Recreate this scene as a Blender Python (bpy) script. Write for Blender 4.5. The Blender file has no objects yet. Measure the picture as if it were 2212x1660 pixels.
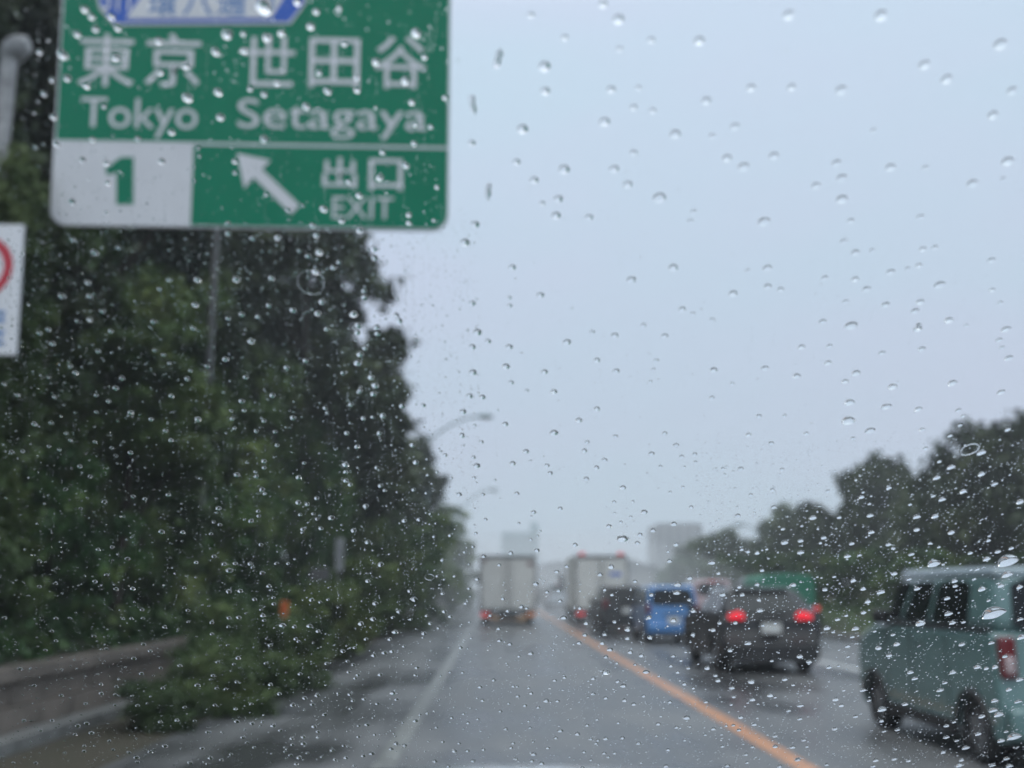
import bpy, bmesh, math, random
import numpy as np
from mathutils import Vector, Matrix, Euler

random.seed(7)
rng = np.random.default_rng(7)
SC = bpy.context.scene
COL = SC.collection
R = math.radians

# ------------------------------------------------------------------ camera
F = 2212.0                       # focal length in units of a 2212 px wide picture
PITCH = math.atan(440.0 / F)
YAW = math.atan(31.0 / F)
CAM = Vector((0.0, 0.0, 1.5))
cd = bpy.data.cameras.new('camera')
cam = bpy.data.objects.new('camera', cd)
COL.objects.link(cam)
cam.location = CAM
cam.rotation_euler = (R(90) + PITCH, 0.0, -YAW)
cd.sensor_width = 36.0
cd.lens = 36.0
cd.clip_start = 0.01
cd.clip_end = 3000.0
cd.dof.use_dof = True
cd.dof.focus_distance = 0.515
cd.dof.aperture_fstop = 8.0
SC.camera = cam

# ------------------------------------------------------------------ sky
SUN_EL, SUN_AZ = R(55), R(200)
world = bpy.data.worlds.new('World')
SC.world = world
world.use_nodes = True
nt = world.node_tree
nt.nodes.clear()
N, L = nt.nodes, nt.links
o_ = N.new('ShaderNodeOutputWorld')
bg = N.new('ShaderNodeBackground'); bg.inputs['Strength'].default_value = 0.1
sky = N.new('ShaderNodeTexSky'); sky.sky_type = 'NISHITA'; sky.sun_disc = False
sky.sun_elevation = SUN_EL; sky.sun_rotation = SUN_AZ
sky.air_density = 1.0; sky.dust_density = 2.0
tc = N.new('ShaderNodeTexCoord')
sep = N.new('ShaderNodeSeparateXYZ')
ramp = N.new('ShaderNodeValToRGB')
cr = ramp.color_ramp
cr.elements[0].position = 0.0; cr.elements[0].color = (0.515, 0.59, 0.705, 1)
cr.elements[1].position = 1.0; cr.elements[1].color = (2.0, 2.08, 2.15, 1)
e = cr.elements.new(0.72); e.color = (1.38, 1.47, 1.55, 1)
e = cr.elements.new(0.18); e.color = (0.55, 0.632, 0.755, 1)
e = cr.elements.new(0.52); e.color = (0.645, 0.745, 0.89, 1)
noise = N.new('ShaderNodeTexNoise'); noise.inputs['Scale'].default_value = 1.9
noise.inputs['Detail'].default_value = 3.0; noise.inputs['Roughness'].default_value = 0.45
mapn = N.new('ShaderNodeMapping'); mapn.inputs['Scale'].default_value = (1, 1, 2.6)
mr = N.new('ShaderNodeMapRange')
mr.inputs['From Min'].default_value = 0.35; mr.inputs['From Max'].default_value = 0.65
tint = N.new('ShaderNodeMix'); tint.data_type = 'RGBA'
tint.inputs[6].default_value = (0.95, 1.02, 1.01, 1); tint.inputs[7].default_value = (1.04, 0.975, 1.02, 1)
mul = N.new('ShaderNodeMix'); mul.data_type = 'RGBA'; mul.blend_type = 'MULTIPLY'; mul.inputs[0].default_value = 1.0
scl = N.new('ShaderNodeVectorMath'); scl.operation = 'SCALE'; scl.inputs['Scale'].default_value = 10.6
mixs = N.new('ShaderNodeMix'); mixs.data_type = 'RGBA'; mixs.inputs[0].default_value = 0.93
L.new(tc.outputs['Generated'], sep.inputs[0])
L.new(sep.outputs['Z'], ramp.inputs['Fac'])
L.new(tc.outputs['Generated'], mapn.inputs['Vector']); L.new(mapn.outputs[0], noise.inputs['Vector'])
L.new(noise.outputs['Fac'], mr.inputs['Value']); L.new(mr.outputs[0], tint.inputs[0])
L.new(ramp.outputs['Color'], mul.inputs[6]); L.new(tint.outputs[2], mul.inputs[7])
L.new(mul.outputs[2], scl.inputs[0])
L.new(sky.outputs[0], mixs.inputs[6]); L.new(scl.outputs[0], mixs.inputs[7])
L.new(mixs.outputs[2], bg.inputs['Color']); L.new(bg.outputs[0], o_.inputs['Surface'])

# ------------------------------------------------------------------ sun behind the clouds, exposure
sd = bpy.data.lights.new('sun', 'SUN')
sd.energy = 0.9; sd.angle = R(25); sd.color = (1.0, 0.97, 0.92)
sun = bpy.data.objects.new('sun', sd); COL.objects.link(sun)
sun.rotation_euler = Euler((R(90) - SUN_EL, 0, math.pi - SUN_AZ), 'XYZ')
sun.location = (0, 0, 80)
vs = SC.view_settings
vs.view_transform = 'Standard'; vs.look = 'None'; vs.exposure = 0.0; vs.gamma = 1.0
vs.use_curve_mapping = False
cy = SC.cycles
cy.max_bounces = 14; cy.transmission_bounces = 10; cy.glossy_bounces = 4; cy.diffuse_bounces = 3
cy.volume_bounces = 1; cy.transparent_max_bounces = 16
cy.caustics_reflective = False; cy.caustics_refractive = True
cy.sample_clamp_indirect = 6.0; cy.sample_clamp_direct = 0.0
cy.use_denoising = True
cy.use_adaptive_sampling = False
try:
    cy.volume_step_rate = 4.0
except Exception:
    pass

# ------------------------------------------------------------------ helpers
RM = cam.rotation_euler.to_matrix()
def ray(px, py):
    """direction of the view through a point of the 2212 x 1659 picture"""
    return (RM @ Vector(((px - 1106.0) / F, -(py - 829.5) / F, -1.0)))
def at(px, py, Y):
    d = ray(px, py)
    return CAM + d * (Y / d.y)

def tag(o, label=None, cat=None, group=None, kind=None):
    if label: o['label'] = label
    if cat: o['category'] = cat
    if group: o['group'] = group
    if kind: o['kind'] = kind
    return o
def empty(name, loc=(0, 0, 0), rz=0.0, **k):
    o = bpy.data.objects.new(name, None); COL.objects.link(o)
    o.location = loc; o.rotation_euler = (0, 0, rz)
    return tag(o, **k)
def link(name, me, mat=None, parent=None, **k):
    if mat is not None and not me.materials: me.materials.append(mat)
    o = bpy.data.objects.new(name, me); COL.objects.link(o)
    if parent is not None: o.parent = parent
    return tag(o, **k)
def copy_tree(o, parent=None):
    c = o.copy(); COL.objects.link(c); c.parent = parent
    for ch in list(o.children):
        copy_tree(ch, c)
    return c

class MB:
    def __init__(s): s.v = []; s.f = []
    def add(s, vs, fs):
        n = len(s.v); s.v += [tuple(v) for v in vs]; s.f += [tuple(n + i for i in f) for f in fs]; return s
    def box(s, c, d, rot=None):
        hx, hy, hz = d[0] / 2, d[1] / 2, d[2] / 2
        vs = [Vector((x, y, z)) for x in (-hx, hx) for y in (-hy, hy) for z in (-hz, hz)]
        if rot is not None: vs = [rot @ v for v in vs]
        vs = [v + Vector(c) for v in vs]
        return s.add(vs, [(0, 1, 3, 2), (4, 6, 7, 5), (0, 4, 5, 1), (2, 3, 7, 6), (0, 2, 6, 4), (1, 5, 7, 3)])
    def tube(s, pts, rad, n=12, cap=True):
        pts = [Vector(p) for p in pts]
        rad = rad if isinstance(rad, (list, tuple)) else [rad] * len(pts)
        vs = []; prev = None
        for i, p in enumerate(pts):
            t = (pts[min(i + 1, len(pts) - 1)] - pts[max(i - 1, 0)]).normalized()
            a = prev if prev is not None else (Vector((0, 0, 1)) if abs(t.z) < .9 else Vector((1, 0, 0)))
            u = t.cross(a)
            if u.length < 1e-5: u = t.cross(Vector((0, 1, 0)))
            u.normalize(); w = t.cross(u).normalized(); prev = -w if prev is None else prev
            for k in range(n):
                g = 2 * math.pi * k / n
                vs.append(p + (u * math.cos(g) + w * math.sin(g)) * rad[i])
        fs = []
        for i in range(len(pts) - 1):
            for k in range(n):
                fs.append((i * n + k, i * n + (k + 1) % n, (i + 1) * n + (k + 1) % n, (i + 1) * n + k))
        if cap:
            fs.append(tuple(range(n))[::-1]); fs.append(tuple((len(pts) - 1) * n + k for k in range(n)))
        return s.add(vs, fs)
    def prism(s, poly, axis, a, b):
        """poly: 2-D outline; axis 0: (y,z) outline extruded along x, 1: (x,z) along y, 2: (x,y) along z"""
        def P(q, h):
            return [(h, q[0], q[1]), (q[0], h, q[1]), (q[0], q[1], h)][axis]
        n = len(poly)
        vs = [P(q, a) for q in poly] + [P(q, b) for q in poly]
        fs = [tuple(range(n)), tuple(range(2 * n - 1, n - 1, -1))]
        fs += [(i, n + i, n + (i + 1) % n, (i + 1) % n) for i in range(n)]
        return s.add(vs, fs)
    def mesh(s, name, smooth=False):
        me = bpy.data.meshes.new(name); me.from_pydata(s.v, [], s.f)
        bm = bmesh.new(); bm.from_mesh(me); bmesh.ops.recalc_face_normals(bm, faces=bm.faces); bm.to_mesh(me); bm.free()
        if smooth:
            me.polygons.foreach_set('use_smooth', [True] * len(me.polygons))
            try: me.set_sharp_from_angle(angle=R(40))
            except Exception: pass
        return me
    def build(s, name, mat, parent=None, smooth=False, bevel=0.0, seg=3, **k):
        o = link(name, s.mesh(name, smooth or bevel > 0), mat, parent, **k)
        if bevel:
            m = o.modifiers.new('bevel', 'BEVEL'); m.width = bevel; m.segments = seg; m.limit_method = 'ANGLE'; m.angle_limit = R(28)
        return o

# ------------------------------------------------------------------ materials
def mat(name, col, rough=0.6, metal=0.0, spec=0.5, coat=0.0, var=0.0, vscale=3.0, emit=None, es=0.0, bump=0.0, bscale=20.0, col2=None, objrand=0.0):
    m = bpy.data.materials.new(name); m.use_nodes = True
    nt = m.node_tree; N, L = nt.nodes, nt.links
    b = N['Principled BSDF']
    b.inputs['Base Color'].default_value = (*col, 1); b.inputs['Roughness'].default_value = rough
    b.inputs['Metallic'].default_value = metal; b.inputs['Specular IOR Level'].default_value = spec
    b.inputs['Coat Weight'].default_value = coat; b.inputs['Coat Roughness'].default_value = 0.08
    if emit:
        b.inputs['Emission Color'].default_value = (*emit, 1); b.inputs['Emission Strength'].default_value = es
    tcn = N.new('ShaderNodeTexCoord')
    if var or col2:
        n = N.new('ShaderNodeTexNoise'); n.inputs['Scale'].default_value = vscale; n.inputs['Detail'].default_value = 5
        n.inputs['Roughness'].default_value = 0.6
        L.new(tcn.outputs['Object'], n.inputs['Vector'])
        rg = N.new('ShaderNodeMapRange'); rg.inputs['From Min'].default_value = 0.32; rg.inputs['From Max'].default_value = 0.68
        L.new(n.outputs['Fac'], rg.inputs['Value'])
        mx = N.new('ShaderNodeMix'); mx.data_type = 'RGBA'
        c2 = col2 if col2 else tuple(min(1, c * (1 + var)) for c in col)
        c1 = col if col2 else tuple(c * (1 - var) for c in col)
        mx.inputs[6].default_value = (*c1, 1); mx.inputs[7].default_value = (*c2, 1)
        L.new(rg.outputs[0], mx.inputs[0])
        out = mx.outputs[2]
        if objrand:
            oi = N.new('ShaderNodeObjectInfo'); hs = N.new('ShaderNodeHueSaturation')
            m1 = N.new('ShaderNodeMapRange'); m1.inputs['To Min'].default_value = 1 - objrand; m1.inputs['To Max'].default_value = 1 + objrand
            L.new(oi.outputs['Random'], m1.inputs['Value']); L.new(m1.outputs[0], hs.inputs['Value'])
            L.new(out, hs.inputs['Color']); out = hs.outputs['Color']
        L.new(out, b.inputs['Base Color'])
    if bump:
        n2 = N.new('ShaderNodeTexNoise'); n2.inputs['Scale'].default_value = bscale; n2.inputs['Detail'].default_value = 4
        L.new(tcn.outputs['Object'], n2.inputs['Vector'])
        bp = N.new('ShaderNodeBump'); bp.inputs['Strength'].default_value = bump; bp.inputs['Distance'].default_value = 0.02
        L.new(n2.outputs['Fac'], bp.inputs['Height']); L.new(bp.outputs[0], b.inputs['Normal'])
    return m

M = dict(
    green=mat('sign_green', (0.001, 0.19, 0.105), 0.5, spec=0.2, var=0.06, vscale=2),
    white=mat('sign_white', (0.66, 0.67, 0.71), 0.4, var=0.04, vscale=3),
    blue=mat('sign_blue', (0.016, 0.10, 0.50), 0.4, var=0.05),
    paleblue=mat('sign_blue_faded', (0.10, 0.22, 0.48), 0.4, var=0.05),
    red=mat('sign_red', (0.45, 0.02, 0.04), 0.4, var=0.05),
    dullsteel=mat('dull_steel', (0.10, 0.10, 0.105), 0.6, var=0.2, vscale=6),
    steel=mat('galvanised_steel', (0.30, 0.31, 0.33), 0.45, 0.3, var=0.15, vscale=6),
    lampgrey=mat('lamp_grey_green', (0.13, 0.20, 0.20), 0.5, var=0.1),
    concrete=mat('concrete', (0.165, 0.138, 0.118), 0.7, var=0.35, vscale=2.2, bump=0.5, bscale=14),
    kerb=mat('kerb_concrete', (0.17, 0.17, 0.165), 0.55, var=0.25, vscale=4, bump=0.4, bscale=25),
    column=mat('pale_weathered_paint', (0.36, 0.36, 0.37), 0.6, var=0.35, vscale=7),
    earth=mat('earth', (0.022, 0.025, 0.013), 0.9, col2=(0.045, 0.040, 0.022), vscale=1.5, bump=0.6, bscale=6),
    litter=mat('leaf_litter', (0.045, 0.034, 0.022), 0.85, col2=(0.03, 0.03, 0.015), vscale=6),
    bark=mat('bark', (0.045, 0.035, 0.028), 0.85, var=0.3, vscale=8),
    tyre=mat('tyre_rubber', (0.018, 0.018, 0.02), 0.6),
    rim=mat('alloy_rim', (0.35, 0.36, 0.38), 0.3, 0.8),
    glass=mat('car_window', (0.007, 0.009, 0.011), 0.12, spec=0.3),
    black=mat('black_plastic', (0.015, 0.015, 0.017), 0.45),
    plate=mat('number_plate', (0.62, 0.63, 0.62), 0.4),
    yplate=mat('yellow_plate', (0.55, 0.50, 0.30), 0.4),
    lamp_off=mat('tail_lamp_red', (0.14, 0.006, 0.012), 0.15, coat=1),
    lamp_clear=mat('lamp_clear', (0.45, 0.36, 0.37), 0.15, coat=1),
    lamp_on=mat('tail_lamp_lit', (0.5, 0.01, 0.02), 0.2, emit=(1.0, 0.03, 0.055), es=0.75),
    lamp_dim=mat('tail_lamp_dim', (0.6, 0.02, 0.03), 0.3, emit=(1.0, 0.10, 0.13), es=0.35),
    orange=mat('orange_lamp', (0.8, 0.22, 0.03), 0.4),
    orangepost=mat('orange_marker', (0.55, 0.12, 0.03), 0.5),
    tan=mat('tan_board', (0.50, 0.30, 0.16), 0.6, var=0.15),
    teal=mat('teal_paint', (0.112, 0.205, 0.203), 0.28, coat=1, var=0.04),
    tealroof=mat('teal_roof', (0.20, 0.27, 0.30), 0.3, coat=1),
    blackpaint=mat('black_paint', (0.008, 0.009, 0.012), 0.42, spec=.35, coat=.15),
    greypaint=mat('dark_grey_paint', (0.035, 0.037, 0.042), 0.25, coat=1),
    bluepaint=mat('blue_paint', (0.045, 0.19, 0.46), 0.3, coat=1),
    pinkpaint=mat('pinkish_paint', (0.42, 0.30, 0.32), 0.35, coat=1),
    greentarp=mat('green_tarpaulin', (0.013, 0.15, 0.09), 0.6, var=0.2, vscale=3, bump=0.4, bscale=5),
    truckgrey=mat('truck_box_grey', (0.62, 0.62, 0.60), 0.45, var=0.06, vscale=1.2),
    truckdark=mat('truck_frame', (0.10, 0.11, 0.115), 0.5),
    silver=mat('silver_paint', (0.38, 0.42, 0.46), 0.3, 0.4, coat=1),
    facade=mat('facade', (0.24, 0.235, 0.23), 0.8, var=0.06),
    facade2=mat('pale_teal_facade', (0.13, 0.25, 0.26), 0.7, var=0.05),
    vanroof=mat('pale_roof_paint', (0.19, 0.25, 0.28), 0.3, coat=1),
    pane=mat('window_pane', (0.045, 0.05, 0.06), 0.2),
)
def foliage(name, c1, c2, c3, scale):
    m = bpy.data.materials.new(name); m.use_nodes = True
    N, L = m.node_tree.nodes, m.node_tree.links
    b = N['Principled BSDF']; b.inputs['Roughness'].default_value = 0.6; b.inputs['Specular IOR Level'].default_value = 0.2
    g = N.new('ShaderNodeNewGeometry'); n = N.new('ShaderNodeTexNoise'); n.inputs['Scale'].default_value = scale; n.inputs['Detail'].default_value = 4
    L.new(g.outputs['Position'], n.inputs['Vector'])
    r = N.new('ShaderNodeValToRGB'); r.color_ramp.elements[0].position = 0.34; r.color_ramp.elements[0].color = (*c1, 1)
    r.color_ramp.elements[1].position = 0.70; r.color_ramp.elements[1].color = (*c3, 1)
    e = r.color_ramp.elements.new(0.52); e.color = (*c2, 1)
    L.new(n.outputs['Fac'], r.inputs['Fac'])
    oi = N.new('ShaderNodeObjectInfo'); hs = N.new('ShaderNodeHueSaturation')
    m1 = N.new('ShaderNodeMapRange'); m1.inputs['To Min'].default_value = 0.6; m1.inputs['To Max'].default_value = 1.45
    m2 = N.new('ShaderNodeMapRange'); m2.inputs['To Min'].default_value = 0.97; m2.inputs['To Max'].default_value = 1.06
    L.new(oi.outputs['Random'], m1.inputs['Value']); L.new(m1.outputs[0], hs.inputs['Value'])
    L.new(g.outputs['Random Per Island'], m2.inputs['Value']); L.new(r.outputs['Color'], hs.inputs['Color'])
    L.new(hs.outputs['Color'], b.inputs['Base Color'])
    return m
M['leaf_dark'] = foliage('foliage_dark', (0.028, 0.038, 0.030), (0.055, 0.076, 0.042), (0.12, 0.145, 0.065), 0.6)
M['leaf_green'] = foliage('foliage_green', (0.042, 0.070, 0.034), (0.10, 0.155, 0.055), (0.20, 0.245, 0.085), 0.8)
M['leaf_weed'] = foliage('foliage_weed', (0.045, 0.075, 0.035), (0.10, 0.155, 0.058), (0.20, 0.25, 0.09), 1.6)
M['leaf_bush'] = foliage('foliage_bush', (0.028, 0.060, 0.026), (0.060, 0.118, 0.042), (0.14, 0.185, 0.055), 1.1)

# ------------------------------------------------------------------ wet asphalt
def road_material():
    m = bpy.data.materials.new('wet_asphalt'); m.use_nodes = True
    N, L = m.node_tree.nodes, m.node_tree.links
    b = N['Principled BSDF']
    g = N.new('ShaderNodeNewGeometry')
    mp = N.new('ShaderNodeMapping'); mp.inputs['Scale'].default_value = (1.25, 0.07, 1)
    L.new(g.outputs['Position'], mp.inputs['Vector'])
    n = N.new('ShaderNodeTexNoise'); n.inputs['Scale'].default_value = 1.0; n.inputs['Detail'].default_value = 5; n.inputs['Roughness'].default_value = 0.6
    L.new(mp.outputs[0], n.inputs['Vector'])
    n3 = N.new('ShaderNodeTexNoise'); n3.inputs['Scale'].default_value = 0.45; n3.inputs['Detail'].default_value = 4
    L.new(g.outputs['Position'], n3.inputs['Vector'])
    ad = N.new('ShaderNodeMath'); ad.operation = 'ADD'; L.new(n.outputs['Fac'], ad.inputs[0]); L.new(n3.outputs['Fac'], ad.inputs[1])
    rr = N.new('ShaderNodeMapRange'); rr.inputs['From Min'].default_value = 0.86; rr.inputs['From Max'].default_value = 1.14
    rr.inputs['To Min'].default_value = 0.25; rr.inputs['To Max'].default_value = 0.50
    L.new(ad.outputs[0], rr.inputs['Value']); L.new(rr.outputs[0], b.inputs['Roughness'])
    mx = N.new('ShaderNodeMix'); mx.data_type = 'RGBA'; mx.inputs[6].default_value = (0.042, 0.043, 0.046, 1); mx.inputs[7].default_value = (0.135, 0.138, 0.142, 1)  # tyre-track streaks, plus paler patches in the colour that imitate wet sheen
    r2 = N.new('ShaderNodeMapRange'); r2.inputs['From Min'].default_value = 0.86; r2.inputs['From Max'].default_value = 1.14
    L.new(ad.outputs[0], r2.inputs['Value']); L.new(r2.outputs[0], mx.inputs[0]); L.new(mx.outputs[2], b.inputs['Base Color'])
    n2 = N.new('ShaderNodeTexNoise'); n2.inputs['Scale'].default_value = 45; n2.inputs['Detail'].default_value = 3
    L.new(g.outputs['Position'], n2.inputs['Vector'])
    bp = N.new('ShaderNodeBump'); bp.inputs['Strength'].default_value = 0.22; bp.inputs['Distance'].default_value = 0.006
    L.new(n2.outputs['Fac'], bp.inputs['Height']); L.new(bp.outputs[0], b.inputs['Normal'])
    b.inputs['Specular IOR Level'].default_value = 0.5
    return m
M['road'] = road_material()
def worn_paint(name, c, dark, lo, hi):
    m = mat(name, dark, 0.3, col2=c, vscale=5)
    for n in m.node_tree.nodes:
        if n.type == 'MAP_RANGE': n.inputs['From Min'].default_value = lo; n.inputs['From Max'].default_value = hi
        if n.type == 'TEX_NOISE': n.inputs['Detail'].default_value = 6; n.inputs['Roughness'].default_value = .7
    return m
M['line_white'] = worn_paint('worn_white_paint', (0.31, 0.32, 0.31), (0.09, 0.09, 0.09), 0.33, 0.66)
M['line_orange'] = worn_paint('worn_orange_paint', (0.60, 0.25, 0.085), (0.20, 0.10, 0.06), 0.28, 0.58)

def sheet(name, x0, x1, y0, y1, z, m, nx=1, ny=1, **k):
    vs = [(x0 + (x1 - x0) * i / nx, y0 + (y1 - y0) * j / ny, z) for j in range(ny + 1) for i in range(nx + 1)]
    fs = [(j * (nx + 1) + i, j * (nx + 1) + i + 1, (j + 1) * (nx + 1) + i + 1, (j + 1) * (nx + 1) + i) for j in range(ny) for i in range(nx)]
    return MB().add(vs, fs).build(name, m, **k)
sheet('ground', -1500, 1500, -60, 2400, -0.02, M['earth'], kind='structure')
sheet('road', -4.72, 10.1, -40, 900, 0.0, M['road'], kind='structure')
sheet('road_edge_line', -1.06, -0.88, -30, 700, 0.004, M['line_white'], kind='structure')
sheet('centre_line', 2.52, 2.72, -30, 700, 0.004, M['line_orange'], kind='structure')
M['line_bright'] = worn_paint('white_lane_paint', (0.55, 0.56, 0.56), (0.22, 0.22, 0.22), 0.3, 0.55)
sheet('lane_line', 6.58, 6.80, -30, 700, 0.004, M['line_bright'], kind='structure')
sheet('verge_litter', -4.70, -3.35, 4, 60, 0.006, M['litter'], kind='structure')

# banks on both sides (terrain)
def bank(name, xs, zs, y0, y1, ny, seed, m):
    r = np.random.default_rng(seed); vs = []; nx = len(xs)
    for j in range(ny + 1):
        y = y0 + (y1 - y0) * j / ny
        for i in range(nx):
            b = 0 if i in (0,) else r.normal() * 0.15
            vs.append((xs[i], y, zs[i] + b))
    fs = [(j * nx + i, j * nx + i + 1, (j + 1) * nx + i + 1, (j + 1) * nx + i) for j in range(ny) for i in range(nx - 1)]
    return MB().add(vs, fs).build(name, m, smooth=True, kind='structure')
bank('embankment', [-5.06, -6.5, -8.5, -12, -20, -40], [0.62, 1.2, 2.0, 3.0, 3.5, 4.0], -10, 320, 60, 1, M['earth'])
bank('verge_bank', [10.6, 13, 17, 22, 40, 80], [0.12, 0.35, 0.9, 1.3, 1.5, 1.5], -10, 320, 60, 2, M['earth'])

# the low concrete wall on the left: blocks with open joints, a coping and a kerb in front
wall = empty('retaining_wall', (-4.9, 18, 0), label='low mossy concrete wall with pale kerb running along the left shoulder', cat='wall')
blk = MB().box((0.03, 0, 0.17), (0.26, 1.97, 0.34)).mesh('concrete_block')
blk2 = MB().box((-.02, 0, 0.475), (0.20, 1.97, 0.25)).mesh('concrete_block')
cop = MB().box((0, 0, 0.665), (0.32, 1.97, 0.12)).mesh('coping_stone')
krb = MB().box((0, 0, 0.06), (0.24, 0.98, 0.14)).mesh('kerb_stone')
for k in range(28):
    y = 5.0 + 2.0 * k - 18
    o = link('concrete_block', blk, M['concrete'], wall); o.location = (random.uniform(-.008, .008), y, 0)
    o = link('concrete_block', blk2, M['concrete'], wall); o.location = (random.uniform(-.008, .008), y + .6, 0)
    o = link('coping_stone', cop, M['concrete'], wall); o.location = (random.uniform(-.01, .01) + 0.02, y, random.uniform(-.006, .006))
for k in range(44):
    o = link('kerb_stone', krb, M['kerb'], wall); o.location = (0.36, 4.5 + k - 18, random.uniform(-.006, .006))
rk = MB()
for k in range(14): rk.box((0.36, 50 + 4 * k - 18, 0.06), (0.24, 3.9, 0.14)); rk.box((0, 63 + 4 * k - 18, .30), (.2, 3.95, .6)); rk.box((0.02, 63 + 4 * k - 18, .665), (.32, 3.95, .12))
rk.build('far_wall_run', M['concrete'], wall)
# right hand kerb
rkb = empty('kerb', (10.35, 20, 0), label='grey kerb along the far right edge of the road by the grass bank', cat='kerb')
for k in range(60):
    o = link('kerb_stone', krb, M['kerb'], rkb); o.location = (0, k - 12, 0)
kk = MB()
for k in range(60): kk.box((0, 50 + 4 * k, .06), (.24, 3.9, .14))
kk.build('far_kerb_run', M['kerb'], rkb)

# ------------------------------------------------------------------ foliage meshes
def leaves_mesh(name, pts, size, mat_, aspect=1.5, seed=0, up=0.0):
    r = np.random.default_rng(seed); n = len(pts)
    s = size * r.uniform(0.6, 1.35, n)[:, None]
    a = r.normal(size=(n, 3)); a[:, 2] *= 0.7; a /= np.linalg.norm(a, axis=1)[:, None]
    b = r.normal(size=(n, 3)); b -= a * (a * b).sum(1)[:, None]; b /= np.linalg.norm(b, axis=1)[:, None]
    p0 = pts - a * s * aspect / 2; p1 = pts + b * s * 0.5; p2 = pts + a * s * aspect / 2; p3 = pts - b * s * 0.5
    v = np.stack([p0, p1, p2, p3], 1).reshape(-1, 3)
    me = bpy.data.meshes.new(name)
    me.vertices.add(4 * n); me.vertices.foreach_set('co', v.astype(np.float32).ravel())
    me.loops.add(4 * n); me.loops.foreach_set('vertex_index', np.arange(4 * n, dtype=np.int32))
    me.polygons.add(n); me.polygons.foreach_set('loop_start', np.arange(n, dtype=np.int32) * 4)
    try: me.polygons.foreach_set('loop_total', np.full(n, 4, dtype=np.int32))
    except Exception: pass
    me.update(calc_edges=True); me.materials.append(mat_)
    return me
def crown_points(n, clumps, seed, A=1.0, spread=0.13, low=0.0, nl=12):
    """points of a crown: x, y in -1..1, z 0..A"""
    r = np.random.default_rng(seed)
    lobes = []
    for k in range(nl):
        g = r.uniform(0, 2 * math.pi); z = r.uniform(low + .10, .88)
        rad = 0.66 * math.sqrt(max(0.05, 1 - ((z - .42) / .62) ** 2)) * r.uniform(.55, 1.0)
        lobes.append((rad * math.cos(g), rad * math.sin(g), z * A, r.uniform(.26, .44)))
    lobes.append((0, 0, .84 * A, .34)); lobes.append((0, 0, .4 * A, .5))
    cs = []
    while len(cs) < clumps:
        lx, ly, lz, lr = lobes[r.integers(len(lobes))]
        d = r.normal(size=3); d /= np.linalg.norm(d)
        q = lr * r.uniform(.55, 1.05) ** .7
        c = np.array([lx + d[0] * q, ly + d[1] * q, lz + d[2] * q * .9])
        if 0.02 * A < c[2] < 1.02 * A: cs.append(c)
    cs = np.array(cs); idx = r.integers(len(cs), size=n)
    return cs[idx] + np.clip(r.normal(size=(n, 3)), -2.2, 2.2) * spread * np.array([1, 1, .75]) * r.uniform(.4, 1, (n, 1))
def dome_points(n, seed, A=1.9):
    r = np.random.default_rng(seed); cs = []
    for k in range(150):
        d = r.normal(size=3); d /= np.linalg.norm(d); q = r.uniform(.5, .92)
        bump = 1 + .10 * math.sin(3 * math.atan2(d[1], d[0]) + seed) + .07 * math.sin(5 * d[2] + seed)
        sz = d[2] if d[2] > 0 else d[2]
        cs.append((d[0] * q * bump, d[1] * q * bump, A * (.5 + sz * q * .5 * bump)))
    cs = np.array(cs); idx = r.integers(len(cs), size=n)
    return cs[idx] + np.clip(r.normal(size=(n, 3)), -2.2, 2.2) * .085
ASP = {}
def crown_set(n, clumps, seeds, A, spread, leaf, m, nl, nm='crown', dome=False):
    out = []
    for s_ in seeds:
        pts = dome_points(n, s_, A) if dome else crown_points(n, clumps, s_, A, spread, nl=nl)
        me = leaves_mesh(nm, pts, leaf, m, seed=s_); ASP[me.name] = A; out.append(me)
    return out
CROWNS = crown_set(22000, 190, (1, 2, 3), 3.2, .085, .060, M['leaf_dark'], 22)
CROWNS_G = crown_set(18000, 130, (4, 5), 2.2, .085, .055, M['leaf_green'], 15)
ROUNDS = crown_set(19000, 0, (13, 14), 1.9, .085, .062, M['leaf_dark'], 0, dome=True)
BUSHES = crown_set(14000, 100, (6, 7, 8), 1.6, .085, .045, M['leaf_bush'], 12, nm='foliage')
WEEDS = crown_set(9000, 110, (15, 16), 1.0, .12, .055, M['leaf_weed'], 14, nm='foliage')
NEARS = crown_set(50000, 260, (9, 10), 3.4, .08, .036, M['leaf_dark'], 24)
NEARG = crown_set(42000, 220, (11, 12), 3.0, .08, .040, M['leaf_green'], 20)

def trunk_mesh(seed):
    r = random.Random(seed); mb = MB()
    pts = [(0, 0, 0)]; x = y = 0
    for k in range(1, 6):
        x += r.uniform(-.03, .03); y += r.uniform(-.03, .03); pts.append((x, y, k * .15))
    mb.tube(pts, [.045, .036, .032, .027, .02, .008], 9)
    for k in range(7):
        i = r.randint(1, 4); g = r.uniform(0, 6.28); p = Vector(pts[i]); l = r.uniform(.16, .32)
        q = p + Vector((math.cos(g) * l * .55, math.sin(g) * l * .55, l * .3)); q2 = q + Vector((math.cos(g + .4) * l * .5, math.sin(g + .4) * l * .5, l * .35))
        mb.tube([p, q, q2], [.016, .010, .004], 6)
    return mb.mesh('trunk', True)
TRUNKS = [trunk_mesh(s) for s in (1, 2, 3)]

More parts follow.
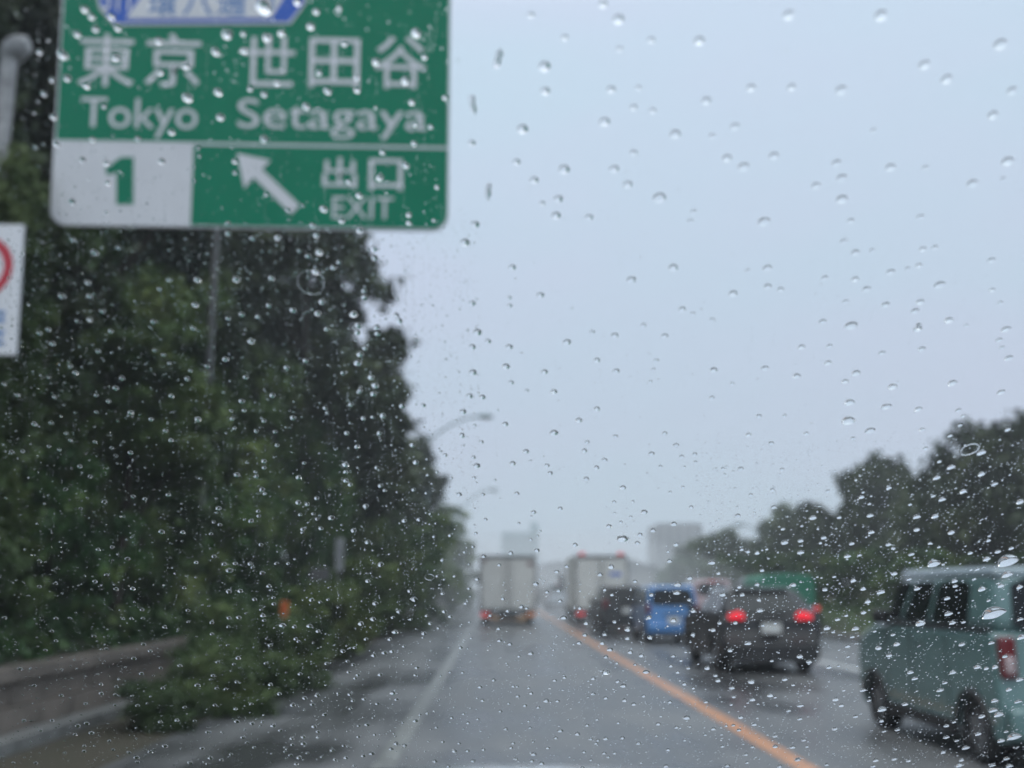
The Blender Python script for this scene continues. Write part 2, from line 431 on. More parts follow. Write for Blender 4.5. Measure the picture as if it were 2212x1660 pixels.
def tree(x, y, z, h, w, meshes, k, label, group=None, name='tree', low=0.2, rot=None):
    t = empty(name, (x, y, z), label=label, cat='tree', group=group)
    rz = random.uniform(0, 6.28) if rot is None else rot
    tr = link('trunk', TRUNKS[k % 3], M['bark'], t); tr.scale = (w * 1.3, w * 1.3, h); tr.rotation_euler = (0, 0, rz)
    c = link('crown', meshes[k % len(meshes)], None, t); c.location = (0, 0, h * low); c.scale = (w, w, h * (1 - low) / ASP[c.data.name]); c.rotation_euler = (0, 0, rz)
    return t
def bush(x, y, z, h, w, k, label, group=None, meshes=None, d=None):
    t = empty('bush', (x, y, z), label=label, cat='bush', group=group)
    c = link('foliage', (meshes or BUSHES)[k % len(meshes or BUSHES)], None, t); c.scale = (w, d or w, h / ASP[c.data.name]); c.rotation_euler = (0, 0, random.uniform(0, 6.28) if d is None else 0)
    s = MB()
    for q in range(5):
        g = q * 1.3 + x; s.tube([(0.05 * math.cos(g), .05 * math.sin(g), -.1), (w * .3 * math.cos(g), w * .3 * math.sin(g), h * .45), (w * .5 * math.cos(g), w * .5 * math.sin(g), h * .75)], [.03, .02, .008], 6)
    s.build('stem', M['bark'], t)
    return t

# tall trees of the left bank, nearest first: (X, Y, height above base, crown radius)
GL = 'tall trees along the left bank'
left = [
    (-8.6, 11.0, 14, 3.6, 'n', 'nearest tall tree on the left bank, its dark crown behind the small white sign'),
    (-10.5, 17.0, 17, 4.6, 'n', 'broad dark tree on the left bank behind the left half of the green sign'),
    (-8.9, 22.0, 15.5, 4.0, 'n', 'dark leafy tree behind the grey pole under the green sign'),
    (-9.2, 29.0, 17.5, 4.6, 'n', 'tall dark tree behind the middle of the green sign'),
    (-7.2, 36.5, 19.2, 4.7, 'd', 'tallest dark tree, its edge against the sky under the right end of the sign'),
    (-8.1, 45.0, 15.6, 4.4, 'd', 'dark tree next beyond the tallest one, its crown edge stepping down against the sky'),
    (-7.7, 54.0, 12.2, 4.2, 'd', 'dark tree in the middle of the left row, halfway down the slope of crowns'),
    (-7.3, 64.0, 12.2, 4.1, 'd', 'dark tree just left of the nearer curved street lamp'),
    (-7.6, 75.0, 12.8, 4.2, 'd', 'dark tree under the arm of the nearer curved street lamp'),
    (-7.9, 88.0, 11.4, 3.9, 'd', 'dark tree between the two curved street lamps'),
    (-7.4, 104.0, 8.4, 3.8, 'd', 'hazy dark tree beside the farther curved street lamp'),
    (-6.6, 124.0, 11.0, 4.4, 'g', 'hazy green tree at the far end of the left row'),
    (-7.0, 150.0, 10.8, 4.6, 'g', 'pale hazy tree ending the left row, just above the pale box truck'),
]
for k, (x, y, h, w, kind, lab) in enumerate(left):
    ms = {'n': NEARS, 'd': CROWNS, 'g': CROWNS_G}[kind]
    tree(x, y, 1.6, h - 1.6, w, ms, k, lab, GL, low=0.10)
for k, (x, y, h, w, lab) in enumerate([
    (-15.0, 21.0, 14.0, 5.0, 'tree in the back row of the left bank, behind the number panel of the sign'),
    (-14.0, 31.0, 15.0, 5.0, 'tree in the back row of the left bank, just right of the grey pole'),
    (-13.5, 42.0, 15.0, 5.0, 'tree in the back row of the left bank, under the white arrow'),
    (-12.5, 54.0, 12.0, 5.0, 'tree in the back row of the left bank, under the word EXIT')]):
    tree(x, y, 2.0, h, w, ROUNDS, k, lab, GL, low=0.0)
# a second, lower and greener layer in front of them
GB = 'green bushes and small trees in front of the tall trees on the left'
front = [
    (-6.6, 8.6, 3.6, 1.5, 'leafy green bush at the left edge under the small white sign'),
    (-7.4, 10.6, 6.3, 2.0, 'tall dark green bush rising behind the small white sign'),
    (-6.3, 11.4, 3.1, 1.5, 'green bush on the wall between the left edge and the grey pole'),
    (-5.3, 9.8, 5.3, 1.0, 'slim dark shrub in front of the thick pale column at the left edge'),
    (-7.3, 14.2, 7.4, 2.4, 'big ivy-clad shrub left of the grey pole, below the white number panel'),
    (-6.3, 14.6, 2.7, 1.6, 'low green bush on the wall just left of the foot of the grey pole'),
    (-6.9, 18.6, 6.8, 2.2, 'lighter green small tree behind the grey pole'),
    (-6.1, 19.6, 2.6, 1.5, 'low green bush right of the foot of the grey pole'),
    (-7.2, 23.0, 8.6, 2.6, 'tall light green small tree right of the grey pole'),
    (-6.1, 25.0, 3.2, 1.7, 'bush behind the orange marker post'),
    (-7.0, 28.5, 7.4, 2.6, 'green small tree behind the pale roadside cabinet'),
    (-6.4, 34.0, 6.2, 2.2, 'green bush beyond the pale roadside cabinet'),
    (-6.4, 40.0, 6.8, 2.3, 'rounded green bush halfway along the left bank'),
    (-6.2, 48.0, 5.6, 2.2, 'green bush on the left bank beneath the nearer street lamp'),
    (-6.2, 57.0, 6.2, 2.4, 'hazy green bush on the left bank beyond the nearer street lamp'),
    (-6.1, 68.0, 5.8, 2.4, 'hazy green bush on the left bank left of the box truck'),
    (-6.0, 82.0, 6.4, 2.7, 'far hazy bush on the left bank just above the left edge of the box truck'),
]
for k, (x, y, h, w, lab) in enumerate(front):
    near = y < 30 and h > 5
    bush(x, y, 0.75, h, w, k, lab, GB, meshes=(NEARG if near else (CROWNS_G if k % 2 == 0 else BUSHES)))
tree(-5.75, 16.0, 0.8, 5.0, 1.55, NEARG, 0, 'small light green tree whose leaves cross in front of the grey pole', GB, low=0.42)
# plants growing over the wall onto the shoulder
GO = 'weeds and bushes spreading from the wall onto the left shoulder'
for k, (x, y, h, w, kind, lab) in enumerate([
    (-3.6, 11.8, .5, 0.65, 'g', 'nearest low clump of weeds on the shoulder, right of the end of the wall'),
    (-3.9, 14.0, .85, 0.75, 'g', 'clump of weeds near the wall just beyond the nearest clump'),
    (-3.1, 13.3, .7, 0.95, 'g', 'bright green clump of weeds on the shoulder below the orange marker'),
    (-4.3, 17.0, 1.25, .9, 'g', 'weeds over the wall just left of the orange marker'),
    (-3.2, 16.0, 1.0, 0.95, 'b', 'clump of weeds on the shoulder just right of the orange marker'),
    (-3.7, 19.0, 1.5, 1.1, 'g', 'light green bush on the shoulder in front of the grey cabinet'),
    (-3.5, 22.5, 1.7, 1.2, 'b', 'bush on the shoulder just right of the grey cabinet'),
    (-3.7, 26.5, 2.2, 1.4, 'g', 'fuller light green bush beyond the grey cabinet'),
    (-3.7, 31.5, 2.6, 1.5, 'b', 'bush at the road edge halfway to the box truck'),
    (-3.8, 37.5, 3.3, 1.7, 'g', 'tall light green bush at the road edge left of the box truck'),
    (-3.7, 45.0, 3.8, 1.8, 'b', 'bush at the road edge beside the box truck'),
    (-3.6, 54.0, 5.2, 2.3, 'g', 'pale green rounded bush ending the hedge line by the box truck'),
    (-3.5, 65.0, 5.0, 2.2, 'g', 'hazy rounded bush behind the left edge of the box truck'),
    (-3.6, 78.0, 5.4, 2.3, 'b', 'farthest hazy bush on the left road edge')]):
    bush(x, y, -.05, h, w, k, lab, GO, meshes=(WEEDS if y < 18 else (CROWNS_G if kind == 'g' or y < 40 else BUSHES)))
# small leaves, ivy and undergrowth that nobody could count
def ground_cover(name, x0, x1, y0, y1, n, zf, size, m, label, seed):
    r = np.random.default_rng(seed)
    p = np.stack([r.uniform(x0, x1, n), y0 + (y1 - y0) * r.uniform(0, 1, n) ** 1.4, np.zeros(n)], 1)
    p[:, 2] = zf(p[:, 0]) + np.abs(r.normal(size=n)) * 0.16
    me = leaves_mesh(name, p, size, m, seed=seed)
    return link(name, me, None, None, label=label, kind='stuff', cat='undergrowth')
zl = lambda x: np.interp(-x, [5.06, 6.5, 8.5, 12], [0.66, 1.25, 2.05, 3.0])
ground_cover('ivy', -11.5, -5.0, 3, 70, 42000, zl, 0.10, M['leaf_bush'], 'ivy and undergrowth covering the left bank above the wall', 21)
zr = lambda x: np.interp(x, [10.6, 13, 17, 22, 40], [0.14, 0.38, 0.93, 1.33, 1.5])
ground_cover('grass', 10.55, 24, 5, 110, 42000, zr, 0.13, M['leaf_bush'], 'rough grass on the bank right of the road', 22)

# right hand trees
GR = 'trees beyond the right side of the road'
right = [
    (20.6, 40.5, 8.2, 3.6, 'broad tree with the highest crown at the right edge of the picture'),
    (18.9, 41.5, 7.3, 2.5, 'tree on the left shoulder of the highest crown on the right'),
    (21.2, 46.5, 6.7, 3.0, 'darker tree below and left of the highest crown on the right'),
    (21.3, 50.5, 6.1, 2.6, 'low tree in the dip between the highest crown and the round-headed tree'),
    (21.6, 58.0, 8.9, 2.9, 'round-headed tree standing out in the middle of the right-hand trees'),
    (20.4, 62.0, 6.5, 2.8, 'tree below the left side of the round-headed tree'),
    (20.9, 69.0, 7.5, 1.1, 'narrow pointed treetop left of the round-headed tree'),
    (22.0, 72.0, 6.8, 3.2, 'tree around the narrow pointed treetop on the right'),
    (23.4, 82.0, 8.0, 3.5, 'hazy tree above the green tarpaulin truck'),
    (22.8, 106.0, 7.7, 4.2, 'separate rounded hazy tree in front of the grey apartment tower'),
    (19.5, 31.0, 5.8, 3.4, 'near dark tree just above the roof of the teal minicar'),
    (33.0, 165.0, 9.0, 6.0, 'far low tree under the grey apartment tower'),
    (26.0, 190.0, 6.5, 6.0, 'far hazy tree between the grey truck and the apartment tower'),
]
for k, (x, y, h, w, lab) in enumerate(right):
    tree(x, y, 1.0 if y < 150 else 0, h - 1.0, w, ROUNDS if k != 6 else CROWNS, k, lab, GR, low=0.02)
for k, (x, y, h, w, lab) in enumerate([
    (14.5, 24.0, 2.0, 2.0, 'hedge bush behind the teal car'),
    (14.2, 29.0, 2.1, 2.2, 'hedge bush just left of the teal car'),
    (14.5, 35.0, 2.4, 2.4, 'hedge bush right of the black hatchback'),
    (14.8, 43.0, 2.6, 2.6, 'hedge bush behind the right side of the black hatchback'),
    (15.0, 53.0, 3.0, 3.0, 'hedge bush behind the green tarpaulin truck'),
    (15.0, 66.0, 3.2, 3.2, 'hazy hedge bush left of the green tarpaulin truck'),
    (15.5, 84.0, 3.4, 3.6, 'far hazy hedge bush above the blue car')]):
    bush(x, y, 0.4, h, w, k, lab, 'hedge bushes along the right bank')

# ------------------------------------------------------------------ buildings
def tower():
    c = at(1470, 1262, 420); b = empty('apartment_tower', (c.x, 420, 0), label='grey apartment tower with rows of balconies, hazy in the distance right of the road', cat='building')
    W, D, H = 19.4, 22.0, 26.5
    MB().box((0, D / 2, H / 2), (W, D, H)).build('wall', M['facade'], b)
    MB().box((0.6, D / 2, H + .45), (W - 2.6, D - 2, .9)).build('roof', M['truckdark'], b)
    fl = MB().box((0, 0, 0), (W - .6, .9, 1.2)).mesh('balcony')
    wn = MB().box((0, 0, 0), (2.4, .06, 1.7)).mesh('window')
    for i in range(9):
        z = 1.4 + i * 2.9
        o = link('balcony', fl, M['facade'], b); o.location = (0, -.46, z)
        for j in range(5):
            w = link('window', wn, M['pane'], b); w.location = (-8 + j * 4.0, -.035, z + 1.5)
tower()
def teal_block():
    c = at(1124, 1250, 560); b = empty('office_block', (c.x, 560, 0), label='pale teal office block with a stair tower, faint above the box truck', cat='building')
    MB().box((-1.1, 11, 15.2), (18, 22, 30.4)).build('wall', M['facade2'], b)
    MB().box((8.0, 9.0, 18.3), (4.0, 7, 36.6)).build('stair_tower', M['facade2'], b)
    MB().box((-1.1, 11, 30.7), (18.5, 22.5, .6)).build('roof', M['facade2'], b)
    wn = MB().box((0, 0, 0), (2.4, .06, 2.0)).mesh('window')
    for i in range(6):
        for j in range(4):
            w = link('window', wn, M['pane'], b); w.location = (-7.7 + j * 4.3, -.035, 3 + i * 4.7)
teal_block()
def house(px, py, Y, W, D, H, lab, m):
    c = at(px, py, Y); b = empty('house', (c.x, Y, 0), label=lab, cat='building')
    MB().box((0, D / 2, H / 2), (W, D, H)).build('wall', m, b)
    MB().prism([(-W / 2 - .3, H), (W / 2 + .3, H), (0, H + 1.6)], 1, -.3, D + .3).build('roof', M['truckdark'], b)
    wn = MB().box((0, 0, 0), (1.2, .06, 1.2)).mesh('window')
    for j in range(3):
        for i in range(2):
            w = link('window', wn, M['pane'], b); w.location = (-W / 3 + j * W / 3, -.035, 1.6 + i * 2.6)
house(1365, 1262, 150, 9, 9, 3.9, 'low grey house just right of the grey box truck, half lost in the haze', M['facade'])
house(1205, 1262, 260, 15, 10, 6.5, 'far grey house in the gap between the two box trucks', M['facade'])
house(1295, 1262, 330, 30, 10, 9.0, 'far long grey house behind the grey box truck', M['facade'])

# ------------------------------------------------------------------ street lamps and posts
def lamp(px_pole, py_bend, px_head, py_head, Y, lab, group='curved street lamps', z0=0.6):
    a = at(px_pole, py_bend, Y); h = at(px_head, py_head, Y)
    t = empty('street_lamp', (a.x, Y, z0), label=lab, cat='street lamp', group=group)
    s = 1 if h.x > a.x else -1
    MB().tube([(0, 0, 0), (0, 0, (a.z - z0) * .5), (0, 0, a.z - z0)], [.12, .10, .075], 12).build('pole', M['lampgrey'], t, smooth=True)
    dx, dz = h.x - a.x, h.z - a.z
    pts = [(dx * (1 - math.cos(q)) if False else dx * (q / 1.45) ** 1.15, 0, (a.z - z0) + dz * math.sin(q) / math.sin(1.45)) for q in [1.45 * i / 12 for i in range(13)]]
    MB().tube(pts, .065, 10).build('arm', M['lampgrey'], t, smooth=True)
    hd = MB(); e = Vector(pts[-1])
    hd.tube([e + Vector((-s * .15, 0, 0)), e + Vector((s * .1, 0, -.01)), e + Vector((s * .45, 0, -.03)), e + Vector((s * .75, 0, -.04)), e + Vector((s * .9, 0, -.04))], [.06, .14, .17, .13, .04], 12)
    hd.build('lamp_head', M['lampgrey'], t, smooth=True)
    MB().box((e.x + s * .42, 0, e.z - .19), (.5, .2, .05)).build('lamp_glass', M['lamp_clear'], t, bevel=.02)
    return t
lamp(925, 955, 1036, 899, 66, 'nearer curved street lamp reaching out of the dark trees over the road')
lamp(984, 1118, 1058, 1058, 112, 'farther curved street lamp above the end of the left row of trees')
lamp(1668, 1190, 1606, 1133, 95, 'faint curved street lamp on the right above the trees, its arm pointing left')

def plain_pole():
    c = at(460, 640, 19.0)
    t = empty('lamp_pole', (c.x, 19.0, 0.9), label='slim grey pole rising through the bushes to behind the green sign', cat='pole')
    MB().tube([(0, 0, 0), (0, 0, 9.5)], [.08, .06], 14).build('pole', M['dullsteel'], t, smooth=True)
    MB().box((0, 0, .06), (.34, .34, .12)).build('base_plate', M['steel'], t, bevel=.01)
    MB().box((0, -.09, .55), (.15, .06, .34)).build('hatch', M['steel'], t, bevel=.01)
plain_pole()
def column():
    c = at(8, 300, 10.6)
    t = empty('support_column', (c.x, 10.6, 0), label='thick pale grey column with a rounded bend at the left edge of the picture', cat='post')
    top = at(14, 75, 10.6).z
    pts = [(-.03, 0, 0), (-.03, 0, 2.0), (-.03, 0, top - .32)]
    MB().tube(pts, .09, 16).build('column', M['column'], t, smooth=True)
    bend = [(-.03 + .20 * (1 - math.cos(g)), 0, top - .32 + .20 * math.sin(g)) for g in [i * .196 for i in range(9)]]
    MB().tube(bend, [.09, .11, .13, .14, .14, .14, .13, .11, .09], 16).build('bend', M['column'], t, smooth=True)
column()
def orange_post():
    c = at(615, 1319, 17.2)
    t = empty('marker_post', (c.x, 17.2, 0), label='small orange marker post at the wall in front of the bushes', cat='marker')
    MB().tube([(0, 0, 0), (0, 0, c.z - .16)], .018, 10).build('post', M['black'], t, smooth=True)
    MB().box((0, -.03, c.z), (.13, .02, .30)).build('reflector_board', M['orangepost'], t, bevel=.008)
orange_post()
def cabinet():
    c = at(708, 1250, 24.0)
    t = empty('roadside_cabinet', (c.x, 24.0, .8), label='small grey roadside cabinet with a narrow pale panel beside it among the bushes', cat='cabinet')
    MB().box((-.2, 0, .75), (.40, .3, .75)).build('housing', M['dullsteel'], t, bevel=.02)
    MB().box((-.2, -.155, .75), (.32, .012, .62)).build('door', M['dullsteel'], t, bevel=.004)
    MB().box((-.2, 0, .2), (.2, .2, .4)).build('foot', M['dullsteel'], t)
    MB().box((.26, 0, .9), (.05, .05, 1.8)).build('post', M['dullsteel'], t)
    MB().box((.26, -.045, 1.45), (.20, .02, .75)).build('panel', M['steel'], t, bevel=.005)
cabinet()

# ------------------------------------------------------------------ signs
def text_mesh(s, thick=0.0):
    cu = bpy.data.curves.new('lettering', 'FONT'); cu.body = s; cu.size = 1.0; cu.offset = thick; cu.extrude = 0.0; cu.resolution_u = 6
    o = bpy.data.objects.new('lettering', cu); COL.objects.link(o)
    dg = bpy.context.evaluated_depsgraph_get()
    me = bpy.data.meshes.new_from_object(o.evaluated_get(dg))
    bpy.data.objects.remove(o); me.materials.clear()
    return me
class Board:
    """a flat board in the scene with its own u (right), v (up) axes in metres"""
    def __init__(s, px, py, Y, yaw, tilt):
        s.o = at(px, py, Y)
        s.r = Vector((math.cos(yaw), math.sin(yaw), 0))
        s.n0 = Vector((math.sin(yaw), -math.cos(yaw), 0))          # towards the traffic
        s.up = (Vector((0, 0, 1)) * math.cos(tilt) + s.n0 * math.sin(tilt)).normalized()
        s.n = s.r.cross(s.up).normalized()                          # points to the viewer
        s.M = Matrix(((s.r.x, s.up.x, s.n.x, s.o.x), (s.r.y, s.up.y, s.n.y, s.o.y), (s.r.z, s.up.z, s.n.z, s.o.z), (0, 0, 0, 1)))
    def uv(s, px, py):
        d = ray(px, py); t = (s.o - CAM).dot(s.n) / d.dot(s.n); p = CAM + d * t - s.o
        return p.dot(s.r), p.dot(s.up)
    def root(s, name, **k):
        o = bpy.data.objects.new(name, None); COL.objects.link(o); o.matrix_world = s.M; s.root_ = o
        return tag(o, **k)
    def poly(s, name, pts, z, m, px=True, th=0.002):
        q = [s.uv(*p) for p in pts] if px else pts
        return MB().prism(q, 2, z, z + th).build(name, m, s.root_)
    def text(s, name, st, x0, y0, x1, y1, z, m, thick=0.0):
        me = text_mesh(st, thick)
        co = np.empty(len(me.vertices) * 3); me.vertices.foreach_get('co', co); co = co.reshape(-1, 3)
        a = s.uv(x0, y1); b = s.uv(x1, y0); a2 = s.uv(x0, y0); b2 = s.uv(x1, y1)
        u0, u1 = (a[0] + a2[0]) / 2, (b[0] + b2[0]) / 2; v0, v1 = (a[1] + b2[1]) / 2, (b[1] + a2[1]) / 2
        lo, hi = co.min(0), co.max(0)
        co[:, 0] = u0 + (co[:, 0] - lo[0]) / (hi[0] - lo[0]) * (u1 - u0)
        co[:, 1] = v0 + (co[:, 1] - lo[1]) / (hi[1] - lo[1]) * (v1 - v0)
        co[:, 2] = z
        me.vertices.foreach_set('co', co.ravel()); me.update()
        return link(name, me, m, s.root_)
def rounded(u0, v0, u1, v1, r, n=8, corners=(1, 1, 1, 1)):
    pts = []
    for (cx, cy, a, on) in ((u0 + r, v0 + r, 180, corners[0]), (u1 - r, v0 + r, 270, corners[1]), (u1 - r, v1 - r, 0, corners[2]), (u0 + r, v1 - r, 90, corners[3])):
        if not on:
            sx = u0 if cx == u0 + r else u1; sy = v0 if cy == v0 + r else v1
            pts.append((sx, sy)); continue
        for i in range(n + 1):
            g = R(a + 90 * i / n); pts.append((cx + r * math.cos(g), cy + r * math.sin(g)))
    return pts

B = Board(107, 486, 10.0, R(1.6), R(4.7))
B.root('exit_sign', label='large green and white overhead exit sign reading Tokyo, Setagaya and exit 1', cat='road sign')
W = B.uv(969, 490)[0]; H = B.uv(500, 0)[1] + 0.85
def rr(a, b, c, d, r, **k): return rounded(a, b, c, d, r, **k)
MB().prism(rr(0, 0, W, H, .17), 2, -.05, 0.0).build('panel', M['white'], B.root_)
MB().prism(rr(.018, .018, W - .018, H - .018, .155), 2, 0.001, 0.004).build('green_face', M['green'], B.root_)
vl = B.uv(500, 312)[1]; ub = B.uv(415, 400)[0]
MB().prism([(0.0, vl - .014), (W, vl - .014), (W, vl + .014), (0, vl + .014)], 2, .005, .007).build('divider', M['white'], B.root_)
MB().prism(rr(0.0, 0.0, ub, vl - .016, .17, corners=(1, 0, 0, 0)), 2, .005, .007).build('number_field', M['white'], B.root_)
B.poly('exit_number', [(252, 442), (252, 372), (233, 380), (228, 364), (262, 340), (289, 340), (289, 442)], .008, M['green'])
ar = [(512, 332), (585, 347), (566, 366), (648, 444), (630, 463), (548, 384), (528, 408)]
B.poly('arrow', ar, .008, M['white'])
T = .005
for ch, x0, y0, x1, y1 in (('東', 169, 74, 292, 187), ('京', 314, 73, 434, 188), ('世', 524, 78, 637, 187), ('田', 668, 83, 777, 190), ('谷', 808, 79, 922, 192)):
    B.text('kanji', ch, x0, y0, x1, y1, .008, M['white'], T)
B.text('place_name', 'Tokyo', 174, 213, 427, 298, .008, M['white'], .0)
B.text('place_name', 'Setagaya', 513, 217, 922, 300, .008, M['white'], .0)
B.text('kanji', '出', 697, 341, 771, 407, .008, M['white'], .010)
B.text('kanji', '口', 797, 344, 870, 412, .008, M['white'], .012)
B.text('exit_lettering', 'EXIT', 718, 426, 850, 473, .008, M['white'], .0)
# route badge at the top, cut by the frame of the picture
bo = [(198, -60), (215, 20), (247, 56), (628, 53), (661, 8), (664, -60), (600, -95), (260, -95)]
B.poly('badge_border', bo, .008, M['white'])
bi = [(203, -58), (220, 18), (250, 51), (625, 48), (656, 7), (659, -58), (598, -89), (262, -89)]
B.poly('route_badge', bi, .011, M['blue'])
B.poly('badge_plate', [(305, -60), (309, -10), (272, 42), (586, 40), (612, 0), (612, -60)], .014, M['white'])
B.text('route_number', '311', 222, -34, 283, 26, .015, M['white'], .01)
for ch, x0, x1 in (('環', 322, 383), ('八', 396, 462), ('通', 470, 532), ('り', 560, 592)):
    B.text('kanji', ch, x0, -22, x1, 36, .018, M['paleblue'], .012)
# ribs on the back and the beams that carry the sign from a column outside the picture
for v in (.5, 1.5, 2.6):
    MB().box((W / 2, v, -.09), (W - .3, .08, .07)).build('stiffener', M['steel'], B.root_)
for v in (H - .35, ):
    MB().tube([(-4.0, v, -.25), (W - .3, v, -.25)], .11, 16).build('beam', M['steel'], B.root_, smooth=True)
MB().tube([(-3.9, H + .2, -.27), (-3.9, -5.2, -.27)], .19, 18).build('column', M['steel'], B.root_, smooth=True)

S = Board(-110, 770, 8.9, R(-3), R(0))
S.root('speed_sign', label='white sign with a red ring, cut off by the left edge of the picture', cat='road sign')
pts = [(-150, 483), (51, 485), (34, 767), (-150, 764)]
MB().prism([S.uv(*p) for p in pts], 2, -.03, 0).build('panel', M['white'], S.root_, bevel=.004)
cu, cv = S.uv(-44, 578); rad = S.uv(28, 578)[0] - cu
ring = MB(); n = 64; vs = []; fs = []
for k in range(n):
    g = 2 * math.pi * k / n
    for q, z in ((rad, .003), (rad * .72, .003)): vs.append((cu + q * math.cos(g), cv + q * math.sin(g), z))
for k in range(n): a = 2 * k; b = 2 * ((k + 1) % n); fs.append((a, b, b + 1, a + 1))
ring.add(vs, fs).build('red_ring', M['red'], S.root_)
for k, (x0, y0, x1, y1) in enumerate([(-20, 672, 12, 678), (-20, 688, 10, 694), (2, 676, 7, 700), (-20, 714, 10, 720), (-2, 712, 4, 732), (-10, 738, 9, 745)]):
    S.poly('blue_stroke', [(x0, y1), (x1, y1), (x1, y0), (x0, y0)], .003 + .001 * (k % 3), M['paleblue'])
MB().tube([(S.uv(-60, 600)[0], 2.0, -.06), (S.uv(-60, 600)[0], -3.7, -.06)], .04, 12).build('post', M['steel'], S.root_, smooth=True)

# ------------------------------------------------------------------ vehicles
def wheel(parent, x, y, r, w, side):
    o = MB(); n = 28
    prof = [(r * .62, w / 2), (r * .93, w / 2), (r, w * .36), (r, -w * .36), (r * .93, -w / 2), (r * .62, -w / 2)]
    vs = []; fs = []
    for k in range(n):
        g = 2 * math.pi * k / n
        for (q, h) in prof: vs.append((h, q * math.cos(g), q * math.sin(g)))
    m = len(prof)
    for k in range(n):
        for j in range(m): fs.append((k * m + j, k * m + (j + 1) % m, ((k + 1) % n) * m + (j + 1) % m, ((k + 1) % n) * m + j))
    o.add(vs, fs); wh = o.build('wheel', M['tyre'], parent, smooth=True); wh.location = (x, y, r)
    rm = MB(); d = side * w * .42
    rm.tube([(d - side * .03, 0, 0), (d, 0, 0)], r * .16, 14)
    for k in range(6):
        g = k * math.pi / 3; rot = Matrix.Rotation(g, 3, 'X')
        rm.box(rot @ Vector((d - side * .012, 0, r * .36)), (.03, r * .16, r * .56), rot)
    rm.tube([(d - side * .035, 0, 0), (d - side * .02, 0, 0)], r * .60, 24)
    rm.build('rim', M['rim'], wh, smooth=True)
    return wh
def car(loc, rz, P, label, group, name='parked_car', cat='car'):
    """body frame: y forward, 0 at the rear bumper; P holds the measures"""
    t = empty(name, loc, rz, label=label, cat=cat, group=group)
    Lg, W, H, zb, belt, r = P['L'], P['W'], P['H'], P.get('clear', .2), P['belt'], P['r']
    hood = P.get('hood', belt - .12); yr, yf = P['yr'], Lg - P['ffo']
    def arch(yc):
        q = r * 1.16; return [(yc - q * math.cos(g), r * .96 + q * math.sin(g)) for g in [math.pi * i / 12 for i in range(13)] if r * .96 + q * math.sin(g) > zb]
    out = [(0.06, zb + .12), (.10, zb)] + arch(yr) + arch(yf) + [(Lg - .12, zb), (Lg - .02, zb + .14), (Lg, hood - .28), (Lg - .10, hood - .05), (Lg - P['nose'], belt)]
    out += [(P['rearin'], belt), (0.03, belt - .10), (0.0, belt - .45), (-.02, zb + .30)]
    MB().prism(out, 0, -W / 2, W / 2).build('body', P['paint'], t, bevel=P.get('bb', .07), seg=5)
    MB().box((0, yr, r + .02), (W * .98 - .3, r * 2.0, r * .9)).build('wheel_housing', M['black'], t)
    # cabin
    a0, a1 = P['rearin'] + .0, Lg - P['nose']; b0, b1 = P['roof0'], P['roof1']; wt = P['wtop'] / 2; wb = W / 2 - .035
    z0, z1 = belt - .02, H
    vs = [(-wb, a0, z0), (wb, a0, z0), (wb, a1, z0), (-wb, a1, z0), (-wt, b0, z1), (wt, b0, z1), (wt, b1, z1), (-wt, b1, z1)]
    MB().add(vs, [(0, 1, 2, 3), (4, 7, 6, 5), (0, 4, 5, 1), (1, 5, 6, 2), (2, 6, 7, 3), (3, 7, 4, 0)]).build('cabin', P['paint'], t, bevel=P.get('cb', .08), seg=4)
    V = [Vector(v) for v in vs]
    def face(A, B_, C_, D_, u0, u1, v0, v1, name_, m, off=.007, r_=.0, parent=t):
        """a pane on the cabin side A-B (bottom) D-C (top)"""
        def P3(u, v): return (A * (1 - u) + B_ * u) * (1 - v) + (D_ * (1 - u) + C_ * u) * v
        nrm = (B_ - A).cross(D_ - A).normalized()
        cen = (V[0] + V[6]) / 2
        if nrm.dot((A + C_) / 2 - cen) < 0: nrm = -nrm
        k = .12; uv = [(u0 + (u1 - u0) * a, v0 + (v1 - v0) * b) for a, b in ((k, 0), (1 - k, 0), (1, k), (1, 1 - k), (1 - k, 1), (k, 1), (0, 1 - k), (0, k))]
        q = [P3(*w_) + nrm * off for w_ in uv] + [P3(*w_) - nrm * .03 for w_ in uv]; n = 8
        fs = [tuple(range(n)), tuple(range(2 * n - 1, n - 1, -1))] + [(i, n + i, n + (i + 1) % n, (i + 1) % n) for i in range(n)]
        return MB().add(q, fs).build(name_, m, parent)
    face(V[0], V[1], V[5], V[4], *P.get('rw', (.10, .90, .12, .84)), 'rear_window', M['glass'])
    face(V[3], V[2], V[6], V[7], .06, .94, .10, .9, 'windscreen', M['glass'])
    for A, B_, C_, D_ in ((V[0], V[3], V[7], V[4]), (V[1], V[2], V[6], V[5])):
        for (u0, u1) in P.get('sw', ((.10, .46), (.50, .86))):
            face(A, B_, C_, D_, u0, u1, .12, .80, 'side_window', M['glass'])
    for s in (-1, 1):
        for y in (yr, yf): wheel(t, s * (W / 2 - .115), y, r, .20, s)
        MB().box((s * (W / 2 + .07), a1 - .38, belt + .07), (.16, .12, .15)).build('wing_mirror', P.get('mirror', M['black']), t, bevel=.03)
        for kk, (nm, bx, bz, bw, bh, mm) in enumerate(P['lamps']):
            MB().box((s * bx, .015, bz), (bw, .12 + .03 * kk, bh)).build(nm, mm, t, bevel=.02)
        MB().box((s * (W / 2 - .28), Lg - .05, hood - .22), (.34, .14, .16)).build('headlamp', M['lamp_clear'], t, bevel=.03)
        for k in range(2):
            MB().box((s * (W / 2 + .008), a0 + .62 + k * .95, belt - .12), (.03, .16, .03)).build('door_handle', P['paint'], t, bevel=.008)
        MB().box((s * (W / 2 + .001), (yr + yf) / 2, zb + .07), (.03, (yf - yr) - r * 2.5, .12)).build('sill', M['black'], t, bevel=.01)
